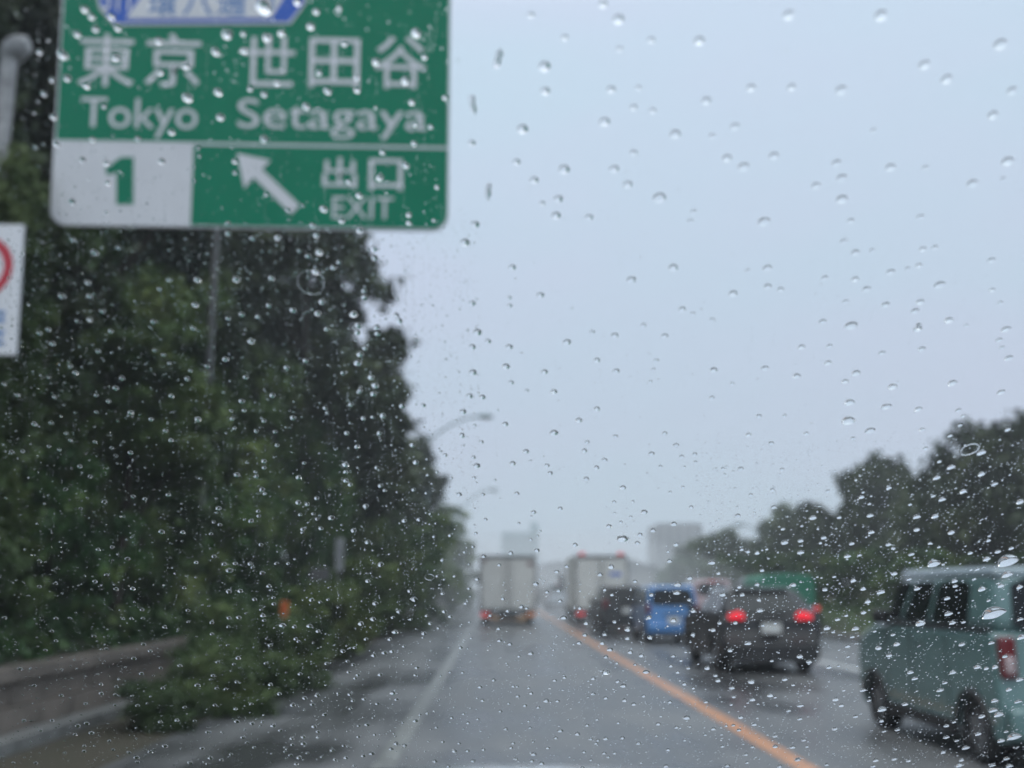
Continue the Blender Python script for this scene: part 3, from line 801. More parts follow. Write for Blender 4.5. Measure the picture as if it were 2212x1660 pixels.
    for s in (-1, 1):
        for yy in P.get('gaps', (yr + r * 1.15 + .12, (yr + yf) / 2 + .1, yf - r * 1.15 - .10)):
            MB().box((s * (W / 2 + .0005), yy, (zb + belt) / 2 + .06), (.006, .014, belt - zb - .22)).build('door_gap', M['black'], t)
        MB().box((s * (W / 2 - .02), (a0 + a1) / 2 - .05, belt + .012), (.05, (a1 - a0) - .3, .03)).build('window_trim', M['black'], t, bevel=.008)
        for y in (yr, yf):
            q = r * 1.18; mb = MB(); pts = [(s * (W / 2 + .004), y - q * math.cos(g), r * .96 + q * math.sin(g)) for g in [math.pi * (i + .6) / 13.2 for i in range(13)]]
            mb.tube(pts, .022, 6).build('arch_trim', M['black'], t, smooth=True)
    MB().box((0, -.105, zb + .06), (W - .3, .03, .10)).build('bumper_insert', M['black'], t, bevel=.01)
    if P.get('roofpaint'):
        MB().add([(-wt + .04, b0 + .05, H + .004), (wt - .04, b0 + .05, H + .004), (wt - .04, b1 - .05, H + .004), (-wt + .04, b1 - .05, H + .004),
                  (-wt + .04, b0 + .05, H - .03), (wt - .04, b0 + .05, H - .03), (wt - .04, b1 - .05, H - .03), (-wt + .04, b1 - .05, H - .03)],
                 [(0, 1, 2, 3), (7, 6, 5, 4), (0, 4, 5, 1), (1, 5, 6, 2), (2, 6, 7, 3), (3, 7, 4, 0)]).build('roof_panel', P['roofpaint'], t)
    if P.get('slab'):
        ww = (P['wtop'] + (2 * wb - P['wtop']) * .10 / (H - belt)) / 2 + .002; kk = .10 / (H - belt); q0 = b0 + (a0 - b0) * kk - .002; q1 = b1 + (a1 - b1) * kk + .002
        MB().add([(-ww, q0, H - .10), (ww, q0, H - .10), (ww, q1, H - .10), (-ww, q1, H - .10), (-wt - .002, b0 - .002, H + .008), (wt + .002, b0 - .002, H + .008), (wt + .002, b1 + .002, H + .008), (-wt - .002, b1 + .002, H + .008)],
                 [(0, 3, 2, 1), (4, 5, 6, 7), (0, 1, 5, 4), (1, 2, 6, 5), (2, 3, 7, 6), (3, 0, 4, 7)]).build('roof', P['slab'], t, bevel=.05, seg=4)
    MB().box((0, -.03, zb + .20), (W - .10, .14, .26)).build('rear_bumper', P.get('bump', P['paint']), t, bevel=.05)
    MB().box((P.get('px', 0), -.045 if P['pz'] > zb + .45 else -.108, P['pz']), (.34, .02, .17)).build('number_plate', P.get('plate', M['plate']), t, bevel=.006)
    MB().box((0, .01, P['pz'] + .15), (.5, .06, .03)).build('plate_trim', M['black'], t, bevel=.008)
    if P.get('hi'):
        MB().box((0, b0 + .01, H - .05), (.34, .05, .03)).build('high_brake_lamp', P['hi'], t)
    if P.get('spoiler'):
        MB().box((0, b0 - .04, H - .03), (P['wtop'] - .12, .22, .045)).build('spoiler', P['paint'], t, bevel=.015)
    if P.get('wiper'):
        MB().box((.1, a0 - .02, belt + .05), (.5, .02, .02)).build('rear_wiper', M['black'], t)
    MB().tube([(W * .28, -.06, zb + .03), (W * .28, .2, zb + .03)], .03, 10).build('exhaust_pipe', M['steel'], t)
    return t

kei = dict(L=3.38, W=1.475, H=1.67, belt=1.13, r=.285, yr=.52, ffo=.50, nose=.62, hood=1.02, rearin=.03, roof0=.10, roof1=2.12, wtop=1.28, clear=.20,
           paint=M['teal'], slab=M['vanroof'], cb=.13, bb=.09, rw=(.10, .90, .06, .84), sw=((.20, .50), (.54, .76), (.80, .93)), pz=.72, plate=M['yplate'], bump=M['teal'],
           lamps=[('tail_lamp', .645, .93, .135, .34, M['lamp_off']), ('reversing_lamp', .645, .87, .085, .14, M['lamp_clear'])], wiper=True)
G3 = 'cars queueing in the lane right of the orange line'
car((4.89, 8.75, 0), 0, kei, 'boxy teal minicar with a tall tail lamp, cut by the right edge', G3, 'car')
suv = dict(L=4.3, W=1.74, H=1.50, belt=1.02, r=.33, yr=.80, ffo=.85, nose=1.25, hood=.98, rearin=.10, roof0=.80, roof1=2.35, wtop=1.14, clear=.22,
           paint=M['blackpaint'], slab=M['greypaint'], cb=.16, bb=.10, rw=(.09, .91, .10, .86), pz=.80, bump=M['black'],
           lamps=[('tail_lamp', .60, 1.00, .27, .11, M['lamp_on']), ('tail_lamp_peak', .57, 1.06, .11, .06, M['lamp_on'])], spoiler=True, wiper=True)
car((4.83, 18.5, 0), R(-1), suv, 'black hatchback with both red brake lamps lit in front of the teal minicar', G3, 'car')
blue = dict(L=3.4, W=1.475, H=1.56, belt=1.02, r=.28, yr=.5, ffo=.5, nose=.75, hood=.95, rearin=.04, roof0=.16, roof1=2.2, wtop=1.22, clear=.2,
            paint=M['bluepaint'], cb=.08, rw=(.08, .92, .04, .84), pz=.62, plate=M['plate'],
            lamps=[('tail_lamp', .67, .93, .12, .26, M['lamp_off'])], wiper=True)
car((4.80, 28.6, 0), 0, blue, 'bright blue hatchback ahead of the black hatchback', G3, 'car')
dark = dict(L=4.5, W=1.72, H=1.56, belt=1.0, r=.32, yr=.8, ffo=.85, nose=1.1, hood=.96, rearin=.08, roof0=.35, roof1=2.9, wtop=1.3, clear=.22,
            paint=M['blackpaint'], cb=.09, pz=.75, lamps=[('tail_lamp', .74, .98, .16, .3, M['lamp_off'])], wiper=True)
car((4.35, 35.0, 0), 0, dark, 'dark estate car between the blue hatchback and the grey box truck', G3, 'car')
sedan = dict(L=4.5, W=1.74, H=1.44, belt=1.02, r=.31, yr=.95, ffo=.85, nose=1.25, hood=.9, rearin=.75, roof0=1.35, roof1=2.6, wtop=1.2, clear=.2,
             paint=M['blackpaint'], cb=.09, pz=.6, lamps=[('tail_lamp', .76, .98, .13, .12, M['lamp_dim'])])
car((7.35, 26.5, 0), R(-2), sedan, 'dark saloon half hidden by the black hatchback, one red lamp showing', 'vehicles beyond the right lane', 'car')
pink = dict(L=4.2, W=1.7, H=1.82, belt=1.12, r=.31, yr=.75, ffo=.8, nose=.7, hood=1.05, rearin=.05, roof0=.12, roof1=3.1, wtop=1.45, clear=.22,
            paint=M['pinkpaint'], cb=.09, pz=.7, lamps=[('tail_lamp', .76, 1.0, .12, .4, M['lamp_off'])], hi=M['lamp_dim'])
car((9.0, 43.5, 0), R(-3), pink, 'pale pinkish van above the roof of the black hatchback, left of the green truck', 'vehicles beyond the right lane', 'van', 'van')
gv = dict(pink); gv.update(paint=M['silver'], H=1.9, hi=M['lamp_dim'])
car((4.5, 76.0, 0), 0, gv, 'grey van in the haze in the gap between the two box trucks', G3, 'van', 'van')
gv2 = dict(dark); gv2.update(paint=M['greypaint'])
car((4.4, 96.0, 0), 0, gv2, 'far dark car beyond the grey van, left of the grey box truck', G3, 'car')

def truck(loc, P, label, group, name='box_truck'):
    t = empty(name, loc, 0, label=label, cat='truck', group=group)
    W, z0, H, Lb = P['W'], P['z0'], P['H'], P['Lb']
    MB().box((0, Lb / 2, (z0 + H) / 2), (W, Lb, H - z0)).build('cargo_box', P['m'], t, bevel=.02)
    d = .025
    for s in (-1, 1):
        dr = MB().box((s * (W / 4 - .02), -.012, (z0 + H) / 2 - .03), (W / 2 - .09, .03, H - z0 - .22)).build('rear_door', P.get('dm', P['m']), t, bevel=.006)
        MB().tube([(s * .16, -.045, z0 + .15), (s * .16, -.045, H - .18)], .014, 8).build('lock_rod', M['steel'], dr)
        for zz in (z0 + .3, (z0 + H) / 2, H - .4):
            MB().box((s * (W / 2 - .09), -.04, zz), (.14, .02, .05)).build('hinge', M['truckdark'], dr)
        MB().box((s * (W / 2 - .025), -.02, (z0 + H) / 2), (.055, .05, H - z0)).build('corner_post', M['truckdark'], t)
        for y in P['axles']: wheel(t, s * (W / 2 - .2), y, .42, .26, s)
        MB().box((s * (W / 2 - .22), -.05, z0 - .17), (.34, .08, .14)).build('tail_lamp', P['tl'][0 if s < 0 else 1], t, bevel=.015)
        MB().box((s * (W / 2 - .38), .9, z0 - .28), (.5, .02, .34)).build('mudflap', M['black'], t)
    MB().box((0, -.03, (z0 + H) / 2), (.035, .012, H - z0 - .25)).build('door_seam', M['black'], t)
    MB().box((0, -.03, H - .05), (W, .06, .10)).build('top_rail', M['truckdark'], t)
    MB().box((0, -.03, z0 - .02), (W, .06, .12)).build('bottom_rail', M['truckdark'], t)
    MB().box((0, Lb / 2 - .3, z0 - .2), (.8, Lb + .2, .16)).build('chassis', M['black'], t)
    MB().box((0, .06, z0 - .27), (W - .2, .1, .12)).build('underrun_bar', P.get('bar', M['truckdark']), t, bevel=.01)
    MB().box((P.get('px', .1), -.02, z0 - .17), (.42, .02, .17)).build('number_plate', M['plate'], t)
    cb = [(Lb + .15, .5), (Lb + 2.0, .5), (Lb + 2.05, 1.3), (Lb + 1.75, 2.35), (Lb + .3, 2.45), (Lb + .15, 2.3)]
    c = MB().prism(cb, 0, -W / 2 + .1, W / 2 - .1).build('cab', P.get('cab', M['silver']), t, bevel=.05)
    MB().box((0, Lb + 1.95, 1.75), (W - .45, .05, .75), Matrix.Rotation(R(-16), 3, 'X').to_3x3()).build('windscreen', M['glass'], c)
    for s in (-1, 1):
        MB().box((s * (W / 2 - .095), Lb + 1.15, 1.75), (.03, .85, .6)).build('side_window', M['glass'], c)
        MB().box((s * (W / 2 + .12), Lb + 1.7, 1.9), (.2, .1, .42)).build('wing_mirror', M['black'], c)
    return t
t1 = truck((0.42, 42.0, 0), dict(W=2.28, z0=.62, H=2.78, Lb=5.2, m=M['truckgrey'], axles=(1.6, 6.3), tl=(M['lamp_dim'], M['orange']), bar=M['tan'], px=.2),
           'pale grey box truck ahead in our lane, red tail lamp at lower left', 'box trucks ahead')
MB().box((.88, -.04, 2.45), (.22, .02, .12)).build('marker_lamp', M['lamp_off'], t1)
MB().box((-.95, -.04, 2.60), (.16, .02, .10)).build('marker_lamp', M['lamp_off'], t1)
MB().box((.05, -.03, .25), (1.25, .04, .13)).build('warning_board', M['tan'], t1)
t2 = truck((4.3, 43.0, 0), dict(W=2.2, z0=.62, H=2.82, Lb=5.4, m=M['truckgrey'], dm=M['truckgrey'], axles=(1.6, 6.5), tl=(M['lamp_dim'], M['lamp_dim'])),
           'grey box truck in the right lane with two red lamps on its top corners', 'box trucks ahead')
for s in (-1, 1):
    MB().box((s * .80, -.02, 2.87), (.24, .08, .12)).build('roof_lamp', M['lamp_dim'], t2, bevel=.02)
MB().box((.58, -.035, 2.05), (.5, .012, .13)).build('blue_mark', M['blue'], t2)

def tarp_truck():
    t = empty('tarpaulin_truck', (9.5, 34.0, 0), R(-3), label='small truck under a green tarpaulin behind the black hatchback on the right', cat='truck', group='vehicles beyond the right lane')
    W, L_ = 1.75, 3.2
    pr = [(-W / 2, .95), (-W / 2, 1.72), (-W / 2 + .18, 1.90), (0, 1.96), (W / 2 - .18, 1.90), (W / 2, 1.72), (W / 2, .95)]
    MB().prism(pr, 1, 0, L_).build('tarpaulin', M['greentarp'], t, bevel=.04)
    MB().box((0, L_ / 2, .86), (W + .04, L_ + .04, .16)).build('load_bed', M['truckdark'], t)
    for s in (-1, 1):
        for y in (.8, 4.0): wheel(t, s * (W / 2 - .18), y, .36, .22, s)
        MB().box((s * .65, -.03, .7), (.28, .06, .12)).build('tail_lamp', M['lamp_off'], t, bevel=.01)
    MB().box((0, L_ / 2 + .2, .66), (.7, L_ + .9, .2)).build('chassis', M['black'], t)
    c = MB().prism([(L_ + .1, .4), (L_ + 1.5, .4), (L_ + 1.6, 1.1), (L_ + 1.25, 1.75), (L_ + .2, 1.82), (L_ + .1, 1.7)], 0, -W / 2 + .04, W / 2 - .04).build('cab', M['silver'], t, bevel=.05)
    MB().box((-W / 2 + .035, L_ + .75, 1.4), (.03, .7, .42)).build('side_window', M['glass'], c)
tarp_truck()

# ------------------------------------------------------------------ our own car: windscreen, bonnet, dashboard
TH = R(38.0); PD = 0.30
GN = Vector((0, math.sin(TH), math.cos(TH)))            # outward normal of the screen
GS = Vector((0, math.cos(TH), -math.sin(TH)))           # down the slope, forward
GX = Vector((1, 0, 0))
G0 = CAM + GN * PD
pane = bpy.data.materials.new('clear_glass'); pane.use_nodes = True
pn = pane.node_tree; pn.nodes.clear()
tb = pn.nodes.new('ShaderNodeBsdfTransparent'); tb.inputs['Color'].default_value = (0.965, 0.985, 0.985, 1)
po = pn.nodes.new('ShaderNodeOutputMaterial'); pn.links.new(tb.outputs[0], po.inputs['Surface'])
own = empty('own_car', (0, 0, 0), label='car the view looks out of: rainy windscreen, pale strip of bonnet below', cat='car')
def gp(u, s, h): return G0 + GX * u + GS * s + GN * h
q = [gp(u, s, h) for h in (-.0052, -.0002) for (u, s) in ((-.72, -.62), (.72, -.62), (.72, .80), (-.72, .80))]
MB().add(q, [(0, 1, 2, 3), (7, 6, 5, 4), (0, 4, 5, 1), (1, 5, 6, 2), (2, 6, 7, 3), (3, 7, 4, 0)]).build('windscreen', pane, own)
# bonnet
vs = []; nx, ny = 24, 18
for j in range(ny + 1):
    for i in range(nx + 1):
        x = -.78 + 1.56 * i / nx; y = 1.05 + 1.35 * j / ny
        lim = 1.5 - 0.1660 * y
        z = 1.198 - .30 * ((y - 1.78) / .9) ** 2 * (1 if y > 1.78 else .35) - .10 * (x - .02) ** 2 * (1 + 2 * x * x)
        vs.append((x, y, z))
fs = [(j * (nx + 1) + i, j * (nx + 1) + i + 1, (j + 1) * (nx + 1) + i + 1, (j + 1) * (nx + 1) + i) for j in range(ny) for i in range(nx)]
hb = MB().add(vs, fs).build('bonnet', M['silver'], own, smooth=True)
sm = hb.modifiers.new('thick', 'SOLIDIFY'); sm.thickness = .03; sm.offset = -1
MB().box((0, .98, 1.03), (1.5, .22, .06)).build('scuttle', M['black'], own, bevel=.02)
MB().box((0, .72, .98), (1.44, .5, .10)).build('dashboard', M['black'], own, bevel=.04)
for s in (-1, 1):
    a, b = gp(s * .76, -.62, 0), gp(s * .76, .80, 0)
    MB().tube([a, b], .035, 10).build('screen_pillar', M['black'], own)

# ------------------------------------------------------------------ water on the glass
water = bpy.data.materials.new('water'); water.use_nodes = True
wn = water.node_tree; wn.nodes.clear()
gl = wn.nodes.new('ShaderNodeBsdfGlass'); gl.inputs['IOR'].default_value = 1.333; gl.inputs['Roughness'].default_value = 0.0
gl.inputs['Color'].default_value = (1, 1, 1, 1)
wo = wn.nodes.new('ShaderNodeOutputMaterial'); wn.links.new(gl.outputs[0], wo.inputs['Surface'])

def cap_verts(ns, nr, ang, seed, rough=.05, squash=1.0):
    r = random.Random(seed); ph = [(r.uniform(0, 6.28), r.uniform(-1, 1) * rough) for _ in range(4)]
    Rr = 1 / math.sin(ang); vs = []
    for j in range(1, nr + 1):
        a = ang * j / nr; rho = Rr * math.sin(a); h = Rr * (math.cos(a) - math.cos(ang))
        for k in range(ns):
            g = 2 * math.pi * k / ns
            q = 1 + sum(c * math.sin((m + 2) * g + p) for m, (p, c) in enumerate(ph)) * (j / nr)
            vs.append((rho * q * math.cos(g), rho * q * math.sin(g), h))
    top = (0, 0, Rr * (1 - math.cos(ang)))
    v = [top] + vs
    f = [(0, 1 + k, 1 + (k + 1) % ns) for k in range(ns)]
    for j in range(nr - 1):
        for k in range(ns):
            a = 1 + j * ns + k; b = 1 + j * ns + (k + 1) % ns
            f.append((a, a + ns, b + ns, b))
    f.append(tuple(1 + (nr - 1) * ns + k for k in range(ns))[::-1])
    return np.array(v), f
def flag_smooth(me, ns):
    n = len(me.polygons); me.polygons.foreach_set('use_smooth', [len(p.vertices) < 6 for p in me.polygons])
    # the rim is a hard edge
    try:
        me.set_sharp_from_angle(angle=R(30))
    except Exception: pass
DM = []
for k, ang in enumerate((60, 66, 58, 70, 63, 56)):
    v, f = cap_verts(28, 9, R(ang), k + 3, .035)
    me = bpy.data.meshes.new('raindrop'); me.from_pydata(v.tolist(), [], f); flag_smooth(me, 28); me.materials.append(water); DM.append(me)

A8 = "560,18,45 278,60,35 621,77,58 410,148,35 750,158,38 938,161,52 1289,60,58 1651,62,65 2120,175,65 625,193,32 331,262,62 1822,255,55 1909,311,55 592,352,45 335,358,48 700,345,30 1300,343,42 1141,345,45 1495,354,55 2165,357,50 966,396,48 680,422,38 755,435,35 2090,452,50 1078,497,45 567,478,55 245,507,58 844,527,55 989,535,35 1622,513,30 47,562,38 681,600,38 1047,621,48 1113,655,55 1231,612,48 1478,641,48 1689,657,52 1827,658,35 2148,633,60 222,636,40 408,665,58 604,663,48 291,707,45 658,724,48 1396,729,45 1498,699,52 2010,720,55 2132,703,28 1498,782,60 782,776,65 385,781,48 323,798,30 377,846,48 506,853,42 917,830,30 903,868,28 59,880,45 1193,870,60 1806,851,38 1533,866,35 20,952,42 1505,947,35 1551,991,42 1815,978,38 1862,971,32 1617,983,28 2086,1021,42 205,1049,38 836,1050,48 1206,1052,45 672,1098,46 1689,1067,42 1800,1042,35 1757,1055,28 1431,1090,32 1550,1096,38 1128,1062,25 1207,1124,38 1258,1136,34 1882,1118,58 1594,1134,40 1071,1152,44 315,1158,38 2088,1138,32 48,1190,28 194,1168,22 195,1199,25 1513,1184,30 1805,1185,42 1670,1196,42 1785,1221,44 2120,1189,28 872,1213,36 914,1231,24 989,1254,24 1918,1257,46 1423,1262,38 1534,1278,62 1795,1292,40 1986,1277,22 2142,1292,46 69,1304,38 110,1339,28 193,1361,34 49,1361,28 519,1303,24 607,1316,34 720,1277,26 803,1318,32 420,1342,38 1340,1362,34 1449,1358,30 1656,1385,32 1811,1370,36 2115,1334,32 2126,1364,26 2153,1405,40 538,1413,30 1444,1424,36 181,1438,38 332,1459,32 51,1461,34 613,1456,32 771,1415,22 759,1450,20 995,1452,36 1196,1445,36 1321,1476,38 1554,1464,40 1511,1497,34 1697,1518,44 1932,1503,44 2123,1539,40 201,1501,26 262,1532,20 369,1537,32 38,1553,28 88,1558,32 747,1498,18 1068,1505,20 988,1562,26"
A5 = "30,603,45 397,662,62 786,776,65 507,788,28 387,882,55 567,941,45 400,975,22 1236,856,80 1465,742,68 1632,636,62 978,1028,62 525,1159,62 493,1083,38 856,1140,65 1020,1112,25 1170,1158,50 1200,1230,55 1516,1023,55 1541,942,45 1700,1107,55 1627,1179,55 1803,890,48 2134,1048,58 1533,1281,55 1870,1362,62 192,1027,28 232,1062,42 499,1271,35 692,1290,25 361,1424,50 580,1424,42 893,1416,50 1048,1589,50 1293,1555,48 1790,1494,40 1962,1492,34 2066,1588,68 1794,1597,28 1943,1631,34 605,1655,40 158,1218,25 70,1246,32 110,1325,25 57,1412,30 93,1604,28"
A4 = "341,83,30 478,82,24 674,78,28 922,165,30 769,186,30 493,235,28 685,250,20 1281,45,38 1235,126,26 1341,126,20 1407,184,42 1675,160,26 1555,71,22 1630,40,20 1203,268,38 1272,243,22 1577,254,40 1457,291,36 1382,317,30 1366,363,28 1281,340,62 1008,375,30 788,406,32 753,343,20 808,294,18 792,321,16 638,421,28 1589,373,30 1551,467,32 1543,413,20 195,327,20 288,320,24 437,307,20 420,385,20 372,416,20 482,440,26 243,463,22 960,498,26 902,528,28 571,490,24 1216,501,36 1151,545,32 1795,476,44 1353,584,26 1668,565,34 214,553,20 313,555,20 443,571,28 397,625,22 55,640,26 245,655,24 81,687,36 781,598,34 913,638,28 847,646,26 1598,602,44 1594,650,42 1447,662,30 1221,662,24 1179,633,24 377,711,24 254,758,26 288,786,26 700,731,30 728,739,22 592,684,26 620,755,24 520,782,22 173,827,26 152,783,20 220,853,22 62,803,22 922,697,26 943,793,40 1035,739,24 1072,826,30 1665,692,24 1689,756,30 1434,793,32 1575,809,34 1236,818,26 1311,862,36 1178,890,28 1064,893,30 568,856,28 572,925,28 632,945,28 349,966,24 410,912,16 1031,939,30 1165,941,30 1209,977,38 1309,912,32 1439,908,32 1687,891,28 1803,866,28 1325,992,32 1390,1012,32 1572,1014,28 1618,1041,22 1185,1020,28 1248,1056,20 1353,1064,20 752,999,34 685,1016,20 1187,1110,44 1417,1106,40 1599,1108,24 1559,1072,26 1660,1084,26 1769,1084,32 1817,1127,26 1832,1156,30 97,1081,28 88,1123,24 288,1107,20 360,1109,22 743,1124,20 540,1153,26 890,1154,26 947,1138,24 1112,1143,30 1254,1161,28 1287,1187,38 1492,1129,22 1638,1176,28 1689,1200,20 460,1192,28 652,1188,24 675,1190,18 741,1198,20 755,1229,24 677,1245,26 842,1272,34 906,1273,26 1111,1231,30 1184,1256,28 1403,1245,24 1293,1270,30 1553,1279,28 1346,1292,28 475,1270,26 625,1288,20 719,1299,26 795,1310,24 578,1332,24 158,1344,24 115,1352,20 88,1387,32 298,1370,24 392,1400,22 448,1378,20 209,1425,22 366,1348,20 1135,1379,22 1077,1413,26 1256,1399,22 1501,1361,20 1486,1405,32 1591,1425,28 1652,1370,46 1761,1278,26 1803,1434,30 609,1434,26 749,1427,20 740,1390,18 922,1444,34 1021,1463,34 1184,1490,30 1098,1492,24 1140,1500,22 1281,1486,28 1372,1516,32 1128,1517,24 898,1486,24 1476,1473,20 1639,1499,20 1757,1467,20 247,1507,24 340,1516,22 314,1562,30 389,1560,26 481,1553,24 651,1516,24 640,1543,24 768,1508,20 850,1543,26 769,1580,38 669,1608,20 759,1618,28 815,1633,32 1060,1567,24 1175,1574,26 1236,1574,22 1198,1595,24 1544,1555,26 1387,1629,20 1099,1613,20 1531,1649,30 202,1621,26 420,1618,28 279,1650,22 1050,1658,26"
AR = "662,59,34 784,40,26 887,59,22 1105,153,36 1230,80,44 1341,160,36 1371,184,28 1523,65,40 1745,84,42 1608,152,28 1665,176,24 925,115,40 673,146,52 776,135,38 904,150,24 776,210,50 1078,235,44 1155,228,30 497,214,36 558,190,22 397,191,30 438,206,30 205,278,44 249,344,28 528,325,34 61,376,34 1984,135,30 1989,104,22 2130,184,36 2045,206,40 1867,215,34 1973,254,50 1632,285,80 2110,272,130 1488,222,40 1693,288,22 1378,347,42 1473,382,34 730,420,38 992,366,26 1115,392,36 497,416,34 382,433,30 933,450,34 1179,446,36 1291,466,56 402,482,34 508,516,30 515,583,42 276,480,50 1913,318,30 1872,323,20 2105,355,70 1766,395,40 1892,383,28 1942,450,50 1770,427,34 1525,445,40 1718,506,42 2063,426,42 2018,607,145 1727,606,54 1546,671,62 1753,664,44 1824,659,30 1985,521,26 2075,510,24 2185,435,40 2190,640,44 2200,757,60 1209,527,40 1181,598,34 1070,616,26 1013,641,34 946,697,42 1130,702,44 986,722,26 1108,753,32 1252,718,24 1370,740,30 1078,814,36 1277,826,40 1346,873,40 1395,803,40 831,914,38 771,880,40 438,794,46 323,841,34 213,711,30 533,680,26 255,664,30 356,663,32 613,666,22 591,907,26 959,950,34 1082,880,24 1020,940,22 461,1043,42 244,1035,36 230,1001,34 674,1027,36 175,957,28 87,588,30 84,741,26 37,851,22 54,955,24 29,1057,30 334,1081,38 346,1139,28 467,1156,40 168,1169,30 582,1130,42 612,1142,22 330,1189,22 86,1085,20 437,1177,20 500,1184,18 728,1063,26 1001,1156,42 1039,1195,36 1176,1096,40 1053,1098,22 833,1093,20 698,1227,32 770,1280,34 995,1346,34 1129,1265,36 775,1195,46 477,1316,38 391,1271,34 45,1273,50 215,1346,36 343,1322,26 297,1325,22 379,1353,30 65,1330,22 268,1380,22 163,1381,20 33,1417,24 273,1457,26 426,1510,26 431,1562,26 303,1581,34 611,1392,30 613,1459,34 466,1461,28 795,1416,34 724,1463,38 817,1459,24 757,1543,40 640,1586,32 739,1356,20 943,1575,30 1300,1222,60 1297,1296,30 1312,1361,30 1398,1351,34 1243,1585,34 1216,1163,28 1482,983,44 1510,1022,44 1448,1187,40 1674,1098,44 1755,984,44 1703,1049,36 1812,803,40 2003,793,44 2090,880,34 2026,950,42 1970,958,34 1913,950,46 2185,1030,50 2115,1094,40 2175,1170,50 2023,1166,48 2015,1227,60 1941,1267,42 2050,1256,62 2150,1400,88 1838,1469,50 1918,1379,40 1713,1399,40 1714,1326,36 1763,1302,28 2065,1424,50 2098,1363,30 1258,1548,40 1470,1550,34 1377,1541,30 1693,1497,34 1810,1547,34 1796,1583,44 2010,1580,46 2100,1538,44 2120,1585,50 1780,1421,30"
A7 = "1208,16,66 1201,122,88 1419,40,66 1325,178,64 1604,54,50 1835,60,40 1860,93,26 1229,222,34 1626,172,38 685,94,36 834,92,28 626,202,40 756,251,36 959,195,34 1843,147,34 1786,208,36 1645,281,36 143,193,32 208,262,38 67,309,36 240,327,32 316,314,32 320,358,24 118,384,26 256,387,20 478,397,28 581,397,36 817,402,32 438,396,16 762,521,36 638,547,28 547,511,20 247,502,22 173,532,22 23,646,42 295,619,30 771,618,36 563,667,38 1966,305,55 1792,389,50 1968,430,42 1710,450,44 1725,357,30 1434,507,42 1277,561,40 1322,600,26 1741,574,46 1862,530,42 2043,486,40 1326,667,40 1595,674,48 1700,673,42 1148,678,34 997,680,50 2118,173,34 2190,590,46 1689,554,28 1285,533,24 1083,525,30 1556,604,22 1244,463,20 1268,438,18"
A2 = "455,137,36 350,76,28 570,115,24 422,283,30 298,347,36 431,347,28 492,420,28 432,461,28 950,269,34 938,390,32 1137,267,36 1305,261,28 768,314,24 810,270,22 738,470,28 929,503,24 534,516,26 252,577,28 189,526,26 232,508,24 370,467,22 472,612,26 1164,436,28 1240,446,26 1097,455,24 1293,392,26 1409,415,32 1527,430,32 1547,375,30 1570,506,24 1206,565,32 1085,650,32 1378,691,28 1469,657,26 1699,435,40 1721,487,30 1719,521,28 1811,497,28 1815,527,30 1752,352,30 1750,322,26 1754,597,24 1731,627,34 1720,668,38 1783,738,30 1803,777,36 1796,817,34 1932,875,28 997,684,24 1182,737,26 787,630,22 900,745,26 917,706,20 814,671,20 744,608,22 339,684,24 362,717,24 233,737,22 586,742,26 556,790,26 824,828,24 1163,852,28 1174,897,22 1112,898,18 1117,937,24 1128,983,18 1310,825,28 1408,932,28 1269,947,22 1232,997,22 1323,1000,22 1332,1064,22 1564,885,24 1573,908,18 1648,716,22 1686,868,24 1747,935,26 1792,929,22 1840,922,30 1824,1006,26 1666,1006,24 1716,1072,24 951,940,28 727,940,22 628,908,26 463,824,22 521,853,22 463,905,20 262,832,22 85,824,24 20,770,24 246,956,22 166,963,26 796,994,24 822,1041,22 538,1077,20 627,1101,22 557,1115,20 456,1049,20 318,1008,22 338,1041,20 110,1093,22 57,1097,24 236,1070,22 285,1087,18 433,1215,22 384,1166,22 963,1224,18 1139,1207,28 1233,1215,22 1229,1192,18 1270,1172,22 1269,1141,26 1436,1220,26 1462,1150,20 1260,1278,28 1660,1158,34 1662,1193,22 1662,1234,26 1683,1254,22 1811,1171,22 1829,1259,26 1983,1062,28 1999,1146,30 2056,1209,24 1988,1278,22 2049,1295,22 1523,1319,26 809,1303,22 640,1311,22 317,1275,20 1521,55,30 1516,230,36 1535,137,36 1601,210,28 1629,184,24 1730,30,34 1336,65,34 1215,70,26 1097,45,28 1800,120,30 1800,165,28 1440,130,20 1481,155,26"
